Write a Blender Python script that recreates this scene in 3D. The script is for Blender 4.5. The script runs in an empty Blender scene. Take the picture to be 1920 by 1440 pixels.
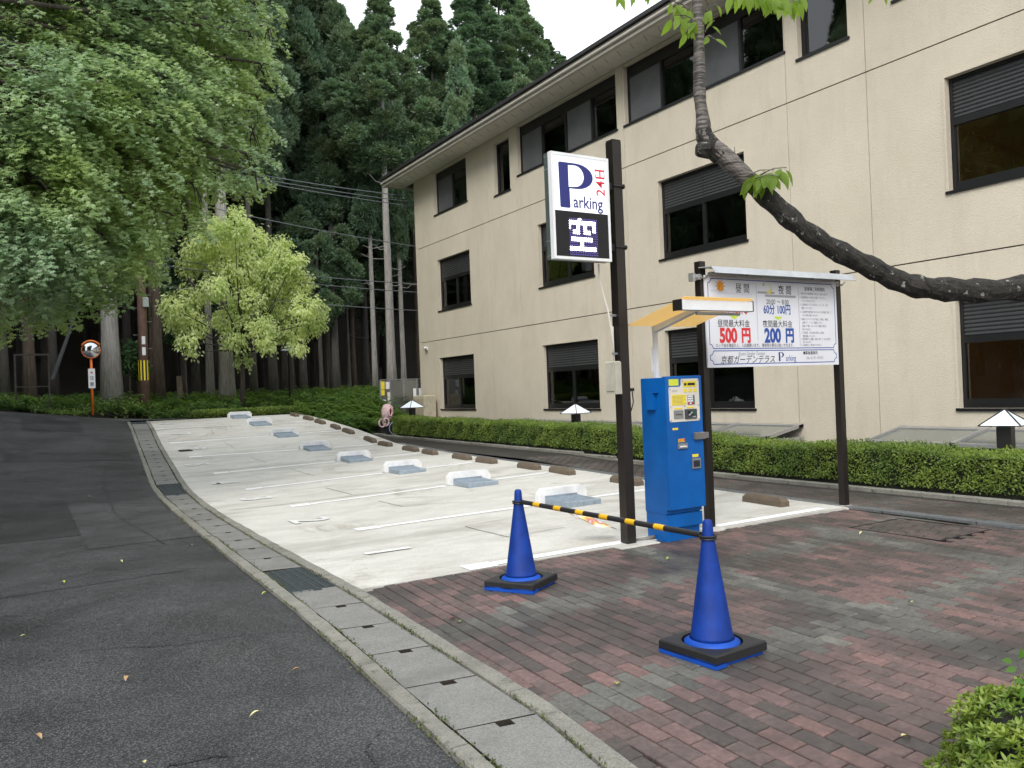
import bpy, math, random
import numpy as np
from mathutils import Vector, Matrix
R_ = random.Random(7)
C = bpy.context.scene.collection
scene = bpy.context.scene
# ---------------------------------------------------------------- camera
F_PX, ROLL, YAW = 1545.0, 0.038, math.radians(31.1)
PITCH = math.atan(12.0*math.cos(ROLL)/F_PX)
CAM = np.array([0, 0, 1.45])
_F0 = np.array([math.sin(YAW), math.cos(YAW), 0.]); _U0 = np.array([0, 0, 1.]); _R0 = np.array([math.cos(YAW), -math.sin(YAW), 0.])
cF = _F0*math.cos(PITCH)+_U0*math.sin(PITCH); _U = _U0*math.cos(PITCH)-_F0*math.sin(PITCH)
cR = _R0*math.cos(ROLL)-_U*math.sin(ROLL); cU = _U*math.cos(ROLL)+_R0*math.sin(ROLL)
cam_d = bpy.data.cameras.new('camera'); cam = bpy.data.objects.new('camera', cam_d); C.objects.link(cam)
m = Matrix.Identity(4)
for i in range(3):
    m[i][0] = cR[i]; m[i][1] = cU[i]; m[i][2] = -cF[i]; m[i][3] = CAM[i]
cam.matrix_world = m
cam_d.sensor_width = 36; cam_d.lens = F_PX/1920*36; cam_d.clip_start = 0.05; cam_d.clip_end = 900
scene.camera = cam
# ---------------------------------------------------------------- light
w = bpy.data.worlds.new('World'); scene.world = w; w.use_nodes = True
nt = w.node_tree; nt.nodes.clear()
SUN_EL, SUN_AZ = math.radians(42), math.radians(226)      # azimuth clockwise from +Y
sky = nt.nodes.new('ShaderNodeTexSky'); sky.sky_type = 'NISHITA'; sky.sun_disc = False
sky.sun_elevation = SUN_EL; sky.sun_rotation = SUN_AZ; sky.dust_density = 4; sky.ozone_density = 1
mix = nt.nodes.new('ShaderNodeMix'); mix.data_type = 'RGBA'; mix.inputs[0].default_value = 0.82
mix.inputs[7].default_value = (11.5, 12.0, 12.6, 1)
nt.links.new(sky.outputs[0], mix.inputs[6])
bg = nt.nodes.new('ShaderNodeBackground'); bg.inputs[1].default_value = 0.135
nt.links.new(mix.outputs[2], bg.inputs[0])
wo = nt.nodes.new('ShaderNodeOutputWorld'); nt.links.new(bg.outputs[0], wo.inputs[0])
sd = bpy.data.lights.new('sun', 'SUN'); sd.energy = 1.5; sd.angle = math.radians(26); sd.color = (1, .96, .9)
so = bpy.data.objects.new('sun', sd); C.objects.link(so)
_sd = Vector((math.sin(SUN_AZ)*math.cos(SUN_EL), math.cos(SUN_AZ)*math.cos(SUN_EL), math.sin(SUN_EL)))
so.rotation_euler = _sd.to_track_quat('Z', 'Y').to_euler()
scene.view_settings.view_transform = 'Standard'; scene.view_settings.look = 'None'
scene.view_settings.gamma = 1; scene.view_settings.use_curve_mapping = False
scene.view_settings.exposure = 0.42
scene.cycles.max_bounces = 7; scene.cycles.transparent_max_bounces = 12; scene.cycles.caustics_reflective = False; scene.cycles.caustics_refractive = False

# ---------------------------------------------------------------- measuring helpers (picture point -> point of the place)
def ray(x, y): return cF+cR*(x-960)/F_PX-cU*(y-720)/F_PX
def onx(x, y, X): d = ray(x, y); return CAM+d*(X/d[0])
def ony(x, y, Y): d = ray(x, y); return CAM+d*(Y/d[1])
def ond(x, y, D): return CAM+ray(x, y)*D
LY = [-50, 11, 13.5, 16, 18.5, 21, 23.5, 26, 27, 60]; LL = [0, 0, .02, .11, .29, .50, .78, .95, .98, 1.4]
RL = [0, .11, .14, .19, .28, .56, .78, .96, .98, 1.4]
def zlot(X, Y):
    a = np.interp(Y, LY, LL); b = np.interp(Y, [-50, 6, 8.5]+LY[1:], [.0, .02, .05]+RL[1:])
    t = np.clip((X-3.2)/4.2, 0, 1); return a*(1-t)+b*t
def zroad(X, Y):
    s = np.clip((Y-12)/14, 0, 1)*.125
    return np.interp(Y, LY, LL)+s*np.clip(3.2-X, 0, 7)
def zpath(Y): return np.interp(Y, [-50, 9, 13, 22, 24, 26], [0, .03, .2, .27, .32, .42])
def zfloor(X, Y):
    base = np.where(X > 7.9, zpath(Y), np.where(X < 2.6, zroad(X, Y), zlot(X, Y)))
    bank = 1.25+np.clip(Y-30, 0, 20)*.05+np.clip(Y-45, 0, 60)*.5+np.clip(2-X, 0, 5)*.03  # far slope made steeper to block light from the horizon
    y0 = np.where(X > 7.9, 23.3, 26.6); y1 = np.where(X > 7.9, 28.5, 28.5)
    t = np.clip((Y-y0)/(y1-y0), 0, 1); t = t*t*(3-2*t)
    side = np.clip((-X-9)/12, 0, 1)*2.0
    return base*(1-t)+np.maximum(bank, base)*t+side
KY = [-6, 2.87, 3.98, 4.9, 6.0, 7.75, 10, 12.8, 14.7, 17, 20.1, 23.1, 26]
KX = [1.15, 1.45, 1.51, 1.57, 1.61, 1.65, 1.7, 1.79, 1.87, 2.06, 2.3, 2.51, 2.72]
IY = [-6, 2.5, 3.1, 5.84, 7.3, 8.6, 10.3, 12, 14.3, 17.1, 21.1, 26]
IX = [1.6, 1.97, 2.06, 2.17, 2.18, 2.19, 2.22, 2.27, 2.4, 2.64, 2.94, 3.33]
def kout(Y): return np.interp(Y, KY, KX)
def kin(Y): return np.interp(Y, IY, IX)
def sl(Y): return kout(Y)+.10
def sr(Y): return kin(Y)-.11

# ---------------------------------------------------------------- mesh helpers
class MB:
    def __init__(s): s.v = []; s.f = []; s.m = []
    def add(s, vs, fs, mi=0):
        b = len(s.v); s.v += [tuple(map(float, q)) for q in vs]; s.f += [tuple(b+i for i in f) for f in fs]; s.m += [mi]*len(fs); return s
    def box(s, x0, x1, y0, y1, z0, z1, mi=0, c=0):
        if c:
            k = c
            lo = [(x0, y0, z0), (x1, y0, z0), (x1, y1, z0), (x0, y1, z0)]
            a = [(x0, y0, z1-k), (x1, y0, z1-k), (x1, y1, z1-k), (x0, y1, z1-k)]
            t = [(x0+k, y0+k, z1), (x1-k, y0+k, z1), (x1-k, y1-k, z1), (x0+k, y1-k, z1)]
            fs = [(3, 2, 1, 0), (8, 9, 10, 11)]
            for i in range(4):
                j = (i+1) % 4; fs += [(i, j, 4+j, 4+i), (4+i, 4+j, 8+j, 8+i)]
            return s.add(lo+a+t, fs, mi)
        return s.add([(x0, y0, z0), (x1, y0, z0), (x1, y1, z0), (x0, y1, z0), (x0, y0, z1), (x1, y0, z1), (x1, y1, z1), (x0, y1, z1)],
                     [(3, 2, 1, 0), (4, 5, 6, 7), (0, 1, 5, 4), (1, 2, 6, 5), (2, 3, 7, 6), (3, 0, 4, 7)], mi)
    def tube(s, pts, rs, n=8, mi=0, cap=True, jit=0):
        pts = [Vector(p) for p in pts]
        if not hasattr(rs, '__len__'): rs = [rs]*len(pts)
        vs = []; prev = None
        for i, p in enumerate(pts):
            d = (pts[min(i+1, len(pts)-1)]-pts[max(i-1, 0)]).normalized()
            if prev is None: u = d.orthogonal().normalized()
            else: u = (prev-d*prev.dot(d)).normalized()
            prev = u; q = d.cross(u)
            for k in range(n):
                a = 2*math.pi*k/n; r = rs[i]*(1+(R_.random()-.5)*jit)
                vs.append(p+(u*math.cos(a)+q*math.sin(a))*r)
        fs = []
        for i in range(len(pts)-1):
            for k in range(n):
                j = (k+1) % n; fs.append((i*n+k, i*n+j, (i+1)*n+j, (i+1)*n+k))
        if cap: fs.append(tuple(range(n))[::-1]); fs.append(tuple((len(pts)-1)*n+k for k in range(n)))
        return s.add(vs, fs, mi)
    def lathe(s, prof, cx=0, cy=0, n=32, mi=0):
        vs = [(cx+r*math.cos(2*math.pi*k/n), cy+r*math.sin(2*math.pi*k/n), z) for r, z in prof for k in range(n)]
        fs = [(i*n+k, i*n+(k+1) % n, (i+1)*n+(k+1) % n, (i+1)*n+k) for i in range(len(prof)-1) for k in range(n)]
        fs.append(tuple(range(n))[::-1]); fs.append(tuple((len(prof)-1)*n+k for k in range(n)))
        return s.add(vs, fs, mi)
    def prism(s, poly, d, mi=0):   # poly: 3d points, d: extrusion vector
        n = len(poly); a = [Vector(p) for p in poly]; b = [p+Vector(d) for p in a]
        return s.add(a+b, [tuple(range(n))[::-1], tuple(range(n, 2*n))]+[(i, (i+1) % n, n+(i+1) % n, n+i) for i in range(n)], mi)
def mesh(name, mb, mats, smooth=False):
    me = bpy.data.meshes.new(name); me.from_pydata(mb.v, [], mb.f)
    for q in (mats if isinstance(mats, (list, tuple)) else [mats]): me.materials.append(q)
    if len(set(mb.m)) > 1: me.polygons.foreach_set('material_index', mb.m)
    if smooth: me.polygons.foreach_set('use_smooth', [True]*len(mb.f))
    me.update(); return me
def link(name, data, parent=None, loc=(0, 0, 0), rz=0):
    o = bpy.data.objects.new(name, data); C.objects.link(o); o.location = loc; o.rotation_euler = (0, 0, rz)
    if parent: o.parent = parent
    return o
def obj(name, mb, mats, parent=None, loc=(0, 0, 0), rz=0, smooth=False): return link(name, mesh(name, mb, mats, smooth), parent, loc, rz)
def tag(o, label, cat, group=None):
    o['label'] = label; o['category'] = cat
    if group: o['group'] = group
    return o
def thing(name, label, cat, loc=(0, 0, 0), rz=0, group=None): return tag(link(name, None, None, loc, rz), label, cat, group)
def struct(o): o['kind'] = 'structure'; return o
def stuff(o): o['kind'] = 'stuff'; return o
def dup(root, loc, rz=0, label=None, group=None):
    r = root.copy(); C.objects.link(r); r.location = loc; r.rotation_euler = (0, 0, rz)
    if label: r['label'] = label
    if group: r['group'] = group
    for ch in list(root.children):
        c = ch.copy(); C.objects.link(c); c.parent = r
        for g in list(ch.children):
            d = g.copy(); C.objects.link(d); d.parent = c
    return r
def np_mesh(name, V, Fc, mats, midx=None, smooth=False):
    """V (n,3), Fc (m,k) faces of the same size"""
    me = bpy.data.meshes.new(name); k = Fc.shape[1]
    me.vertices.add(len(V)); me.vertices.foreach_set('co', V.astype(np.float32).ravel())
    me.loops.add(Fc.size); me.loops.foreach_set('vertex_index', Fc.astype(np.int32).ravel())
    me.polygons.add(len(Fc)); me.polygons.foreach_set('loop_start', np.arange(0, Fc.size, k, dtype=np.int32))
    try: me.polygons.foreach_set('loop_total', np.full(len(Fc), k, dtype=np.int32))
    except Exception: pass
    for q in (mats if isinstance(mats, (list, tuple)) else [mats]): me.materials.append(q)
    if midx is not None: me.polygons.foreach_set('material_index', midx.astype(np.int32))
    me.update(calc_edges=True); return me
def unit(a): return a/np.maximum(np.linalg.norm(a, axis=-1, keepdims=True), 1e-9)
# leaf outlines: (along, across, lift)
L_DIAMOND = (np.array([[0, 0, 0], [.45, .5, .06], [1, 0, -.05], [.45, -.5, .06]]), np.array([[0, 1, 2], [0, 2, 3]]))
L_MAPLE = (np.array([[0, 0, 0], [.62, .62, 0], [.42, .18, .03], [1, 0, -.06], [.42, -.18, .03], [.62, -.62, 0], [.1, .62, -.04], [.1, -.62, -.04]]),
           np.array([[0, 2, 1], [0, 4, 2], [2, 4, 3], [0, 5, 4], [0, 1, 6], [0, 7, 5]]))
L_BLADE = (np.array([[0, -.5, 0], [0, .5, 0], [1, 0, 0]]), np.array([[0, 1, 2]]))
L_LONG = (np.array([[0, 0, 0], [.3, .5, .05], [.7, .38, .03], [1, 0, -.08], [.7, -.38, .03], [.3, -.5, .05]]), np.array([[0, 1, 5], [1, 2, 5], [2, 4, 5], [2, 3, 4]]))
def scatter(P, A, N, L, W, tpl):
    """leaves at P along A facing N with length L and width W"""
    A = unit(A); S = unit(np.cross(N, A)); U = np.cross(A, S); v, f = tpl
    n = len(P); L = np.broadcast_to(L, n)[:, None, None]; W = np.broadcast_to(W, n)[:, None, None]
    V = P[:, None, :]+A[:, None, :]*v[None, :, 0:1]*L+S[:, None, :]*v[None, :, 1:2]*W+U[:, None, :]*v[None, :, 2:3]*L
    Fc = (f[None]+np.arange(n)[:, None, None]*len(v)).reshape(-1, f.shape[1])
    return V.reshape(-1, 3), Fc
def merge(lst):
    V = []; Fs = []; b = 0
    for v, f in lst: V.append(v); Fs.append(f+b); b += len(v)
    return np.concatenate(V), np.concatenate(Fs)
# ---------------------------------------------------------------- materials
def nodes(name):
    m = bpy.data.materials.new(name); m.use_nodes = True; t = m.node_tree; b = t.nodes['Principled BSDF']
    return m, t, b
def N(t, ty, **k):
    n = t.nodes.new(ty)
    for a, v in k.items(): setattr(n, a, v)
    return n
def mixc(t, fac, a, b, blend='MIX'):
    n = N(t, 'ShaderNodeMix', data_type='RGBA', blend_type=blend)
    for i, v in ((0, fac), (6, a), (7, b)):
        if hasattr(v, 'is_linked'): t.links.new(v, n.inputs[i])
        else: n.inputs[i].default_value = v if i == 0 else (v[0], v[1], v[2], 1)
    return n.outputs[2]
def noise(t, scale, detail=4, rough=.6, coord='pos', dist=0, stretch=None):
    n = N(t, 'ShaderNodeTexNoise'); n.inputs['Scale'].default_value = scale; n.inputs['Detail'].default_value = detail
    n.inputs['Roughness'].default_value = rough; n.inputs['Distortion'].default_value = dist
    src = N(t, 'ShaderNodeNewGeometry').outputs['Position'] if coord == 'pos' else N(t, 'ShaderNodeTexCoord').outputs['Object']
    if stretch:
        mp = N(t, 'ShaderNodeMapping'); mp.inputs['Scale'].default_value = stretch; t.links.new(src, mp.inputs[0]); src = mp.outputs[0]
    t.links.new(src, n.inputs[0]); return n.outputs[0]
def ramp(t, fac, stops):
    r = N(t, 'ShaderNodeValToRGB'); e = r.color_ramp.elements
    while len(e) < len(stops): e.new(.5)
    for i, (p, c) in enumerate(stops):
        e[i].position = p; e[i].color = (c, c, c, 1) if not hasattr(c, '__len__') else (*c, 1)
    t.links.new(fac, r.inputs[0]); return r.outputs[0]
def bump(t, b, h, strength=.3, dist=.01):
    n = N(t, 'ShaderNodeBump'); n.inputs['Strength'].default_value = strength; n.inputs['Distance'].default_value = dist
    t.links.new(h, n.inputs['Height']); t.links.new(n.outputs[0], b.inputs['Normal']); return n
def mat(name, col, rough=.6, metal=0, var=.12, scale=6, bmp=0, bscale=60, emis=None, es=1, spec=None, coat=0):
    m, t, b = nodes(name)
    b.inputs['Roughness'].default_value = rough; b.inputs['Metallic'].default_value = metal
    if var:
        d = tuple(c*(1-var*1.6) for c in col); l = tuple(min(1, c*(1+var)) for c in col)
        t.links.new(mixc(t, ramp(t, noise(t, scale, 5, .65), [(.3, 0), (.7, 1)]), d, l), b.inputs['Base Color'])
    else: b.inputs['Base Color'].default_value = (*col, 1)
    if bmp: bump(t, b, noise(t, bscale, 3), bmp, .01)
    if emis: b.inputs['Emission Color'].default_value = (*emis, 1); b.inputs['Emission Strength'].default_value = es
    if spec is not None: b.inputs['Specular IOR Level'].default_value = spec
    if coat: b.inputs['Coat Weight'].default_value = coat; b.inputs['Coat Roughness'].default_value = .15
    return m
def leafmat(name, c0, c1, trans=.35, rough=.5, patch=None, tint=1.3):
    m, t, b = nodes(name); g = N(t, 'ShaderNodeNewGeometry')
    col = mixc(t, g.outputs['Random Per Island'], c0, c1)
    if patch: col = mixc(t, ramp(t, noise(t, patch[0], 3), [(.4, 0), (.62, 1)]), col, patch[1])
    t.links.new(col, b.inputs['Base Color']); b.inputs['Roughness'].default_value = rough; b.inputs['Specular IOR Level'].default_value = .35
    tr = N(t, 'ShaderNodeBsdfTranslucent'); cc = mixc(t, 1.0, col, (tint, tint*1.05, tint*.55), 'MULTIPLY'); t.links.new(cc, tr.inputs[0])
    mx = N(t, 'ShaderNodeMixShader'); mx.inputs[0].default_value = trans
    t.links.new(b.outputs[0], mx.inputs[1]); t.links.new(tr.outputs[0], mx.inputs[2])
    t.links.new(mx.outputs[0], t.nodes['Material Output'].inputs[0]); return m
def glassmat(name, tint=(.55, .6, .6), rough=.02, base=.08):
    m, t, b = nodes(name); t.nodes.remove(b)
    g = N(t, 'ShaderNodeBsdfGlossy'); g.inputs['Roughness'].default_value = rough
    tr = N(t, 'ShaderNodeBsdfTransparent'); tr.inputs[0].default_value = (*tint, 1)
    fr = N(t, 'ShaderNodeFresnel'); fr.inputs[0].default_value = 1.5
    ad = N(t, 'ShaderNodeMath', operation='ADD'); ad.inputs[1].default_value = base; t.links.new(fr.outputs[0], ad.inputs[0])
    mx = N(t, 'ShaderNodeMixShader'); t.links.new(ad.outputs[0], mx.inputs[0]); t.links.new(tr.outputs[0], mx.inputs[1]); t.links.new(g.outputs[0], mx.inputs[2])
    t.links.new(mx.outputs[0], t.nodes['Material Output'].inputs[0]); return m
M = {}
M['black'] = mat('black_metal', (.012, .011, .011), .45, var=.2)
M['frame'] = mat('black_window_frame', (.010, .010, .011), .4, var=.1)
M['post'] = mat('dark_brown_steel', (.012, .0085, .0075), .4, var=.2, scale=9)
M['white'] = mat('white_paint', (.74, .75, .76), .45, var=.05)
M['whiteplastic'] = mat('white_plastic', (.7, .72, .74), .4, var=.04)
M['steel'] = mat('galvanised_steel', (.36, .38, .4), .42, .75, var=.15, scale=30)
M['alu'] = mat('grey_aluminium', (.42, .42, .42), .4, .6, var=.08)
M['cone'] = mat('blue_cone_plastic', (.004, .034, .23), .55, var=.18, scale=9, bmp=.1, bscale=90, spec=.25)
M['conelight'] = mat('blue_cone_flange', (.006, .07, .42), .5, var=.15, spec=.3)
M['rubber'] = mat('black_rubber', (.013, .013, .014), .55, var=.2, scale=30)
M['mblue'] = mat('blue_enamel', (.003, .10, .37), .34, var=.14, scale=2.5, spec=.32)
M['cream'] = mat('cream_panel', (.66, .63, .56), .45, var=.03)
M['yellow'] = mat('yellow_label', (.78, .62, .03), .5, var=.04)
M['navy'] = mat('navy_print', (.015, .02, .16), .5, var=0)
M['blueprint'] = mat('blue_print', (.02, .07, .32), .5, var=0)
M['redprint'] = mat('red_print', (.62, .03, .04), .5, var=0)
M['blackprint'] = mat('black_print', (.015, .015, .017), .5, var=0)
M['greyprint'] = mat('grey_print', (.22, .22, .24), .5, var=0)
M['green'] = mat('lime_print', (.5, .65, .03), .5, var=0)
M['orange'] = mat('orange_paint', (.75, .17, .02), .45, var=.08)
M['concrete'] = None
def concrete(name, light, dark, sc=3, stain=None, moss=0, bmp=.35, speck=.5, rough=.8, lot_=False):
    m, t, b = nodes(name); b.inputs['Roughness'].default_value = rough
    c = mixc(t, ramp(t, noise(t, sc, 7, .7, dist=.4), [(.32, 0), (.68, 1)]), dark, light)
    fine = noise(t, 140, 3, .8)
    c = mixc(t, speck, c, mixc(t, ramp(t, fine, [(.35, 0), (.62, 1)]), tuple(x*.55 for x in dark), tuple(min(1, x*1.25) for x in light)))
    if stain: c = mixc(t, ramp(t, noise(t, .45, 6, .7, stretch=(.6, 1.6, 1)), [(.5, 0), (.68, 1)]), c, stain)
    if lot_: 
        c = mixc(t, ramp(t, noise(t, 1.6, 8, .78, stretch=(.5, 1.4, 1)), [(.46, 0), (.6, .5)]), c, (.42, .405, .36))
        c = mixc(t, ramp(t, noise(t, .55, 7, .75, dist=1.2), [(.56, 0), (.66, .7)]), c, (.27, .24, .185))
        c = mixc(t, ramp(t, noise(t, 30, 4, .8), [(.3, .5), (.45, 0)]), c, (.3, .295, .27))
    if moss: c = mixc(t, ramp(t, noise(t, 9, 6, .75), [(.56, 0), (.68, moss)]), c, (.035, .05, .015))
    t.links.new(c, b.inputs['Base Color']); bump(t, b, fine, bmp, .008); return m
M['lot'] = concrete('parking_concrete', (.64, .625, .575), (.50, .488, .445), 2.6, (.33, .315, .27), bmp=.3, speck=.4, lot_=True)
M['slab'] = concrete('channel_cover_concrete', (.24, .238, .222), (.135, .133, .122), 3.4, bmp=.5, moss=.25, stain=(.12, .12, .108), speck=.6)
M['kerb'] = concrete('mossy_kerb_concrete', (.30, .29, .25), (.13, .125, .105), 7, moss=.85, bmp=.8, stain=(.14, .135, .11))
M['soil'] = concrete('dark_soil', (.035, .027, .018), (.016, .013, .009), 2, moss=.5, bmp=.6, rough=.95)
M['moss'] = mat('joint_moss', (.03, .045, .012), .95, var=.4, scale=40)
M['stop'] = concrete('brown_wheel_stop_concrete', (.16, .125, .09), (.085, .065, .045), 12, bmp=.5)
M['line'] = concrete('white_road_paint', (.88, .88, .88), (.72, .72, .71), 8, bmp=.1, speck=.12)
M['lineworn'] = concrete('worn_white_paint', (.78, .78, .76), (.50, .50, .47), 12, bmp=.1, speck=.35)
def asphalt(name, k=1.0, rough=.56):
    m, t, b = nodes(name)
    c = mixc(t, ramp(t, noise(t, .9, 6, .7, dist=.6), [(.35, 0), (.7, 1)]), (.038*k, .038*k, .040*k), (.095*k, .095*k, .098*k))
    sp = N(t, 'ShaderNodeTexVoronoi'); sp.inputs['Scale'].default_value = 75; t.links.new(N(t, 'ShaderNodeNewGeometry').outputs['Position'], sp.inputs[0])
    c = mixc(t, ramp(t, sp.outputs['Distance'], [(.0, 1), (.3, .5), (.55, 0)]), mixc(t, 1.0, c, (.38, .38, .38), 'MULTIPLY'), mixc(t, 1.0, c, (1.5, 1.5, 1.5), 'MULTIPLY'))
    wn = noise(t, 120, 2, .9); c = mixc(t, ramp(t, wn, [(.62, 0), (.70, .85)]), c, (.26*k, .26*k, .26*k))
    t.links.new(c, b.inputs['Base Color'])
    t.links.new(ramp(t, noise(t, 1.3, 5, .6), [(.35, rough-.14), (.65, rough+.12)]), b.inputs['Roughness'])
    bump(t, b, sp.outputs['Distance'], .8, .006); return m
M['asphalt'] = asphalt('road_asphalt'); M['asphalt_dark'] = asphalt('patch_asphalt_dark', .62, .55); M['asphalt_light'] = asphalt('patch_asphalt_light', 1.3, .55)
def paver_mat(name, col):
    m, t, b = nodes(name)
    c = mixc(t, ramp(t, noise(t, 14, 5, .7), [(.3, 0), (.7, 1)]), tuple(x*.72 for x in col), tuple(x*1.2 for x in col))
    fine = noise(t, 160, 3, .8); c = mixc(t, ramp(t, fine, [(.4, 0), (.7, .35)]), c, tuple(x*.4 for x in col))
    gy = N(t, 'ShaderNodeNewGeometry'); sy = N(t, 'ShaderNodeSeparateXYZ'); t.links.new(gy.outputs[0], sy.inputs[0])
    c = mixc(t, .9, c, ramp(t, noise(t, 38, 3, .7), [(.3, (.62, .60, .58)), (.7, (1.25, 1.25, 1.25))]), 'MULTIPLY')
    c = mixc(t, ramp(t, noise(t, 1.1, 4, .6), [(.45, 0), (.62, .72)]), c, (.036, .031, .028))       # damp, dirty patches
    g = N(t, 'ShaderNodeNewGeometry'); sx = N(t, 'ShaderNodeSeparateXYZ'); t.links.new(g.outputs[0], sx.inputs[0])
    t.links.new(c, b.inputs['Base Color']); t.links.new(ramp(t, noise(t, 1.1, 4, .6), [(.4, .72), (.7, .42)]), b.inputs['Roughness'])
    bump(t, b, fine, .5, .004); return m
PAV = [paver_mat('paver_'+n, c) for n, c in (('red', (.168, .108, .100)), ('brown_red', (.125, .090, .083)), ('dark_brown', (.082, .068, .061)), ('bright_red', (.205, .122, .110)),
                                             ('grey', (.128, .126, .112)), ('dark_grey', (.092, .092, .082)), ('pale_grey', (.165, .163, .143)))]
# ================================================================ GROUND
def sheet(name, xl, xr, ys, nx, zf, dz, mats, parent=None, skirt=0):
    mb = MB(); V = []
    for y in ys:
        a, b = float(xl(y)), float(xr(y))
        for i in range(nx+1):
            x = a+(b-a)*i/nx; V.append((x, y, float(zf(x, y))+dz))
    n = nx+1; fs = [(j*n+i, j*n+i+1, (j+1)*n+i+1, (j+1)*n+i) for j in range(len(ys)-1) for i in range(nx)]
    mb.add(V, fs)
    if skirt:
        loop = [i for i in range(n)]+[j*n+nx for j in range(1, len(ys))]+[(len(ys)-1)*n+i for i in range(nx-1, -1, -1)]+[j*n for j in range(len(ys)-2, 0, -1)]
        b = len(mb.v); mb.v += [(mb.v[i][0], mb.v[i][1], mb.v[i][2]-skirt) for i in loop]; L = len(loop)
        mb.f += [(loop[k], b+k, b+(k+1) % L, loop[(k+1) % L]) for k in range(L)]; mb.m += [0]*L
    return obj(name, mb, mats, parent)
def yr(a, b, s): n = max(1, int(round((b-a)/s))); return [a+(b-a)*i/n for i in range(n+1)]
cst = lambda v: (lambda y: v)
# soil / forest floor: one sheet out to the horizon
xs = sorted(set([-300, -200, -120, -80, -60, -45, -35]+list(np.arange(-28, 34, .75))+[36, 40, 50, 70, 100, 150, 220, 300]))
ys = sorted(set([-300, -150, -80, -40, -25]+list(np.arange(-16, 36, .5))+list(np.arange(36, 80, 2))+[85, 95, 110, 130, 160, 200, 260, 330]))
mb = MB(); rg = np.random.default_rng(5)
V = [(x, y, float(zfloor(np.array(x), np.array(y)))-.09-(.3 if (-15.5 < x < 7.4 and -7.5 < y < 25.6) else 0)+(rg.random()*.16-.02 if y > 27.5 else 0)) for y in ys for x in xs]; n = len(xs)
mb.add(V, [(j*n+i, j*n+i+1, (j+1)*n+i+1, (j+1)*n+i) for j in range(len(ys)-1) for i in range(n-1)])
struct(obj('ground', mb, M['soil'], smooth=True))
# road
def road_far(x): return 26.9+0*x
struct(sheet('road', cst(-16), lambda y: kout(y) if y < 26 else np.interp(y, [26, 26.3, 27.2], [2.72, 5.0, 3.2]), yr(-8, 26.0, .5)+[26.3, 26.6, 26.9, 27.2], 36, zroad, -.012, M['asphalt']))
road = bpy.data.objects['road']
def patch(pts, m, dz):
    a = []
    for px, py in pts:
        d = ray(px, py); t = 1.0
        while t < 40:
            p = CAM+d*t
            if p[2] <= float(zroad(p[0], p[1])): break
            t += .02
        a.append(p)
    a = np.array(a); y0 = a[:, 1].min(); y1 = a[:, 1].max(); x0 = np.sort(a[:, 0])[:2].mean(); x1 = np.sort(a[:, 0])[2:].mean()
    sheet('asphalt_patch', cst(x0), cst(x1), yr(y0, y1, .5), 6, zroad, -.012+dz, m, road)
patch([(40, 792), (150, 790), (150, 803), (40, 806)], M['asphalt_dark'], .004)
patch([(12, 850), (246, 848), (246, 862), (0, 866)], M['asphalt_dark'], .004)
patch([(0, 945), (130, 943), (145, 1003), (0, 1012)], M['asphalt_dark'], .004)
patch([(137, 943), (300, 941), (370, 990), (150, 1030)], M['asphalt_light'], .004)
def roadcrack(pts, w=.006):
    V = []; q = MB(); n = 0
    for (a, b) in zip(pts[:-1], pts[1:]):
        for i in range(8):
            s_ = i/8; x = a[0]+(b[0]-a[0])*s_+(R_.random()-.5)*.03; y = a[1]+(b[1]-a[1])*s_+(R_.random()-.5)*.03; z = float(zroad(x, y))-.006
            V += [(x-w*R_.uniform(.3, 1), y-w*.5, z), (x+w*R_.uniform(.3, 1), y+w*.5, z)]; n += 1
    q.add(V, [(2*i, 2*i+1, 2*i+3, 2*i+2) for i in range(n-1)]); obj('crack', q, M['asphalt_dark'], road)
roadcrack([(.3, 5.6), (.8, 5.35), (1.2, 5.3)], .006); roadcrack([(.2, 3.2), (.5, 3.6), (.75, 3.55)], .01); roadcrack([(1.3, 9.2), (1.1, 12.0), (1.2, 15.0), (1.5, 18)], .014); roadcrack([(-.8, 7.5), (1.55, 7.7)], .016); roadcrack([(1.15, 2.9), (1.2, 3.25), (1.36, 3.45)], .01)
# drain channel: kerb, covers, kerb
ch = struct(sheet('drain_channel', kout, kin, yr(-4, 26, .5), 2, zlot, -.34, M['soil']))
def strip(name, a, b, y0, y1, top, m, thick=.1, step=.25, jit=.004, ch_=.008):
    yy = yr(y0, y1, step); mb = MB(); V = []
    for y in yy:
        xa, xb = float(a(y)), float(b(y)); z = float(zlot(np.array(xa), np.array(y)))+top
        j1, j2 = (R_.random()-.5)*jit*2, (R_.random()-.5)*jit*2
        V += [(xa+j1, y, z-thick), (xa+j1, y, z-ch_), (xa+j1+ch_, y, z), (xb+j2-ch_, y, z), (xb+j2, y, z-ch_), (xb+j2, y, z-thick)]
    fs = [(j*6+i, j*6+i+1, (j+1)*6+i+1, (j+1)*6+i) for j in range(len(yy)-1) for i in range(5)]
    fs += [(0, 1, 2, 3, 4, 5), tuple(6*(len(yy)-1)+i for i in (5, 4, 3, 2, 1, 0))]
    mb.add(V, [f[::-1] for f in fs]); return obj(name, mb, m, ch)
y = -3.0
while y < 25.9:
    strip('kerb_stone', kout, lambda q: kout(q)+.088, y+.004, min(y+1.2, 26)-.004, .022, M['kerb'], jit=.007); y += 1.2
y = -2.6
while y < 25.9:
    strip('kerb_stone', lambda q: sr(q)+.012, lambda q: kin(q)-.004, y+.004, min(y+1.2, 26)-.004, .018, M['kerb'], jit=.007); y += 1.2
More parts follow.
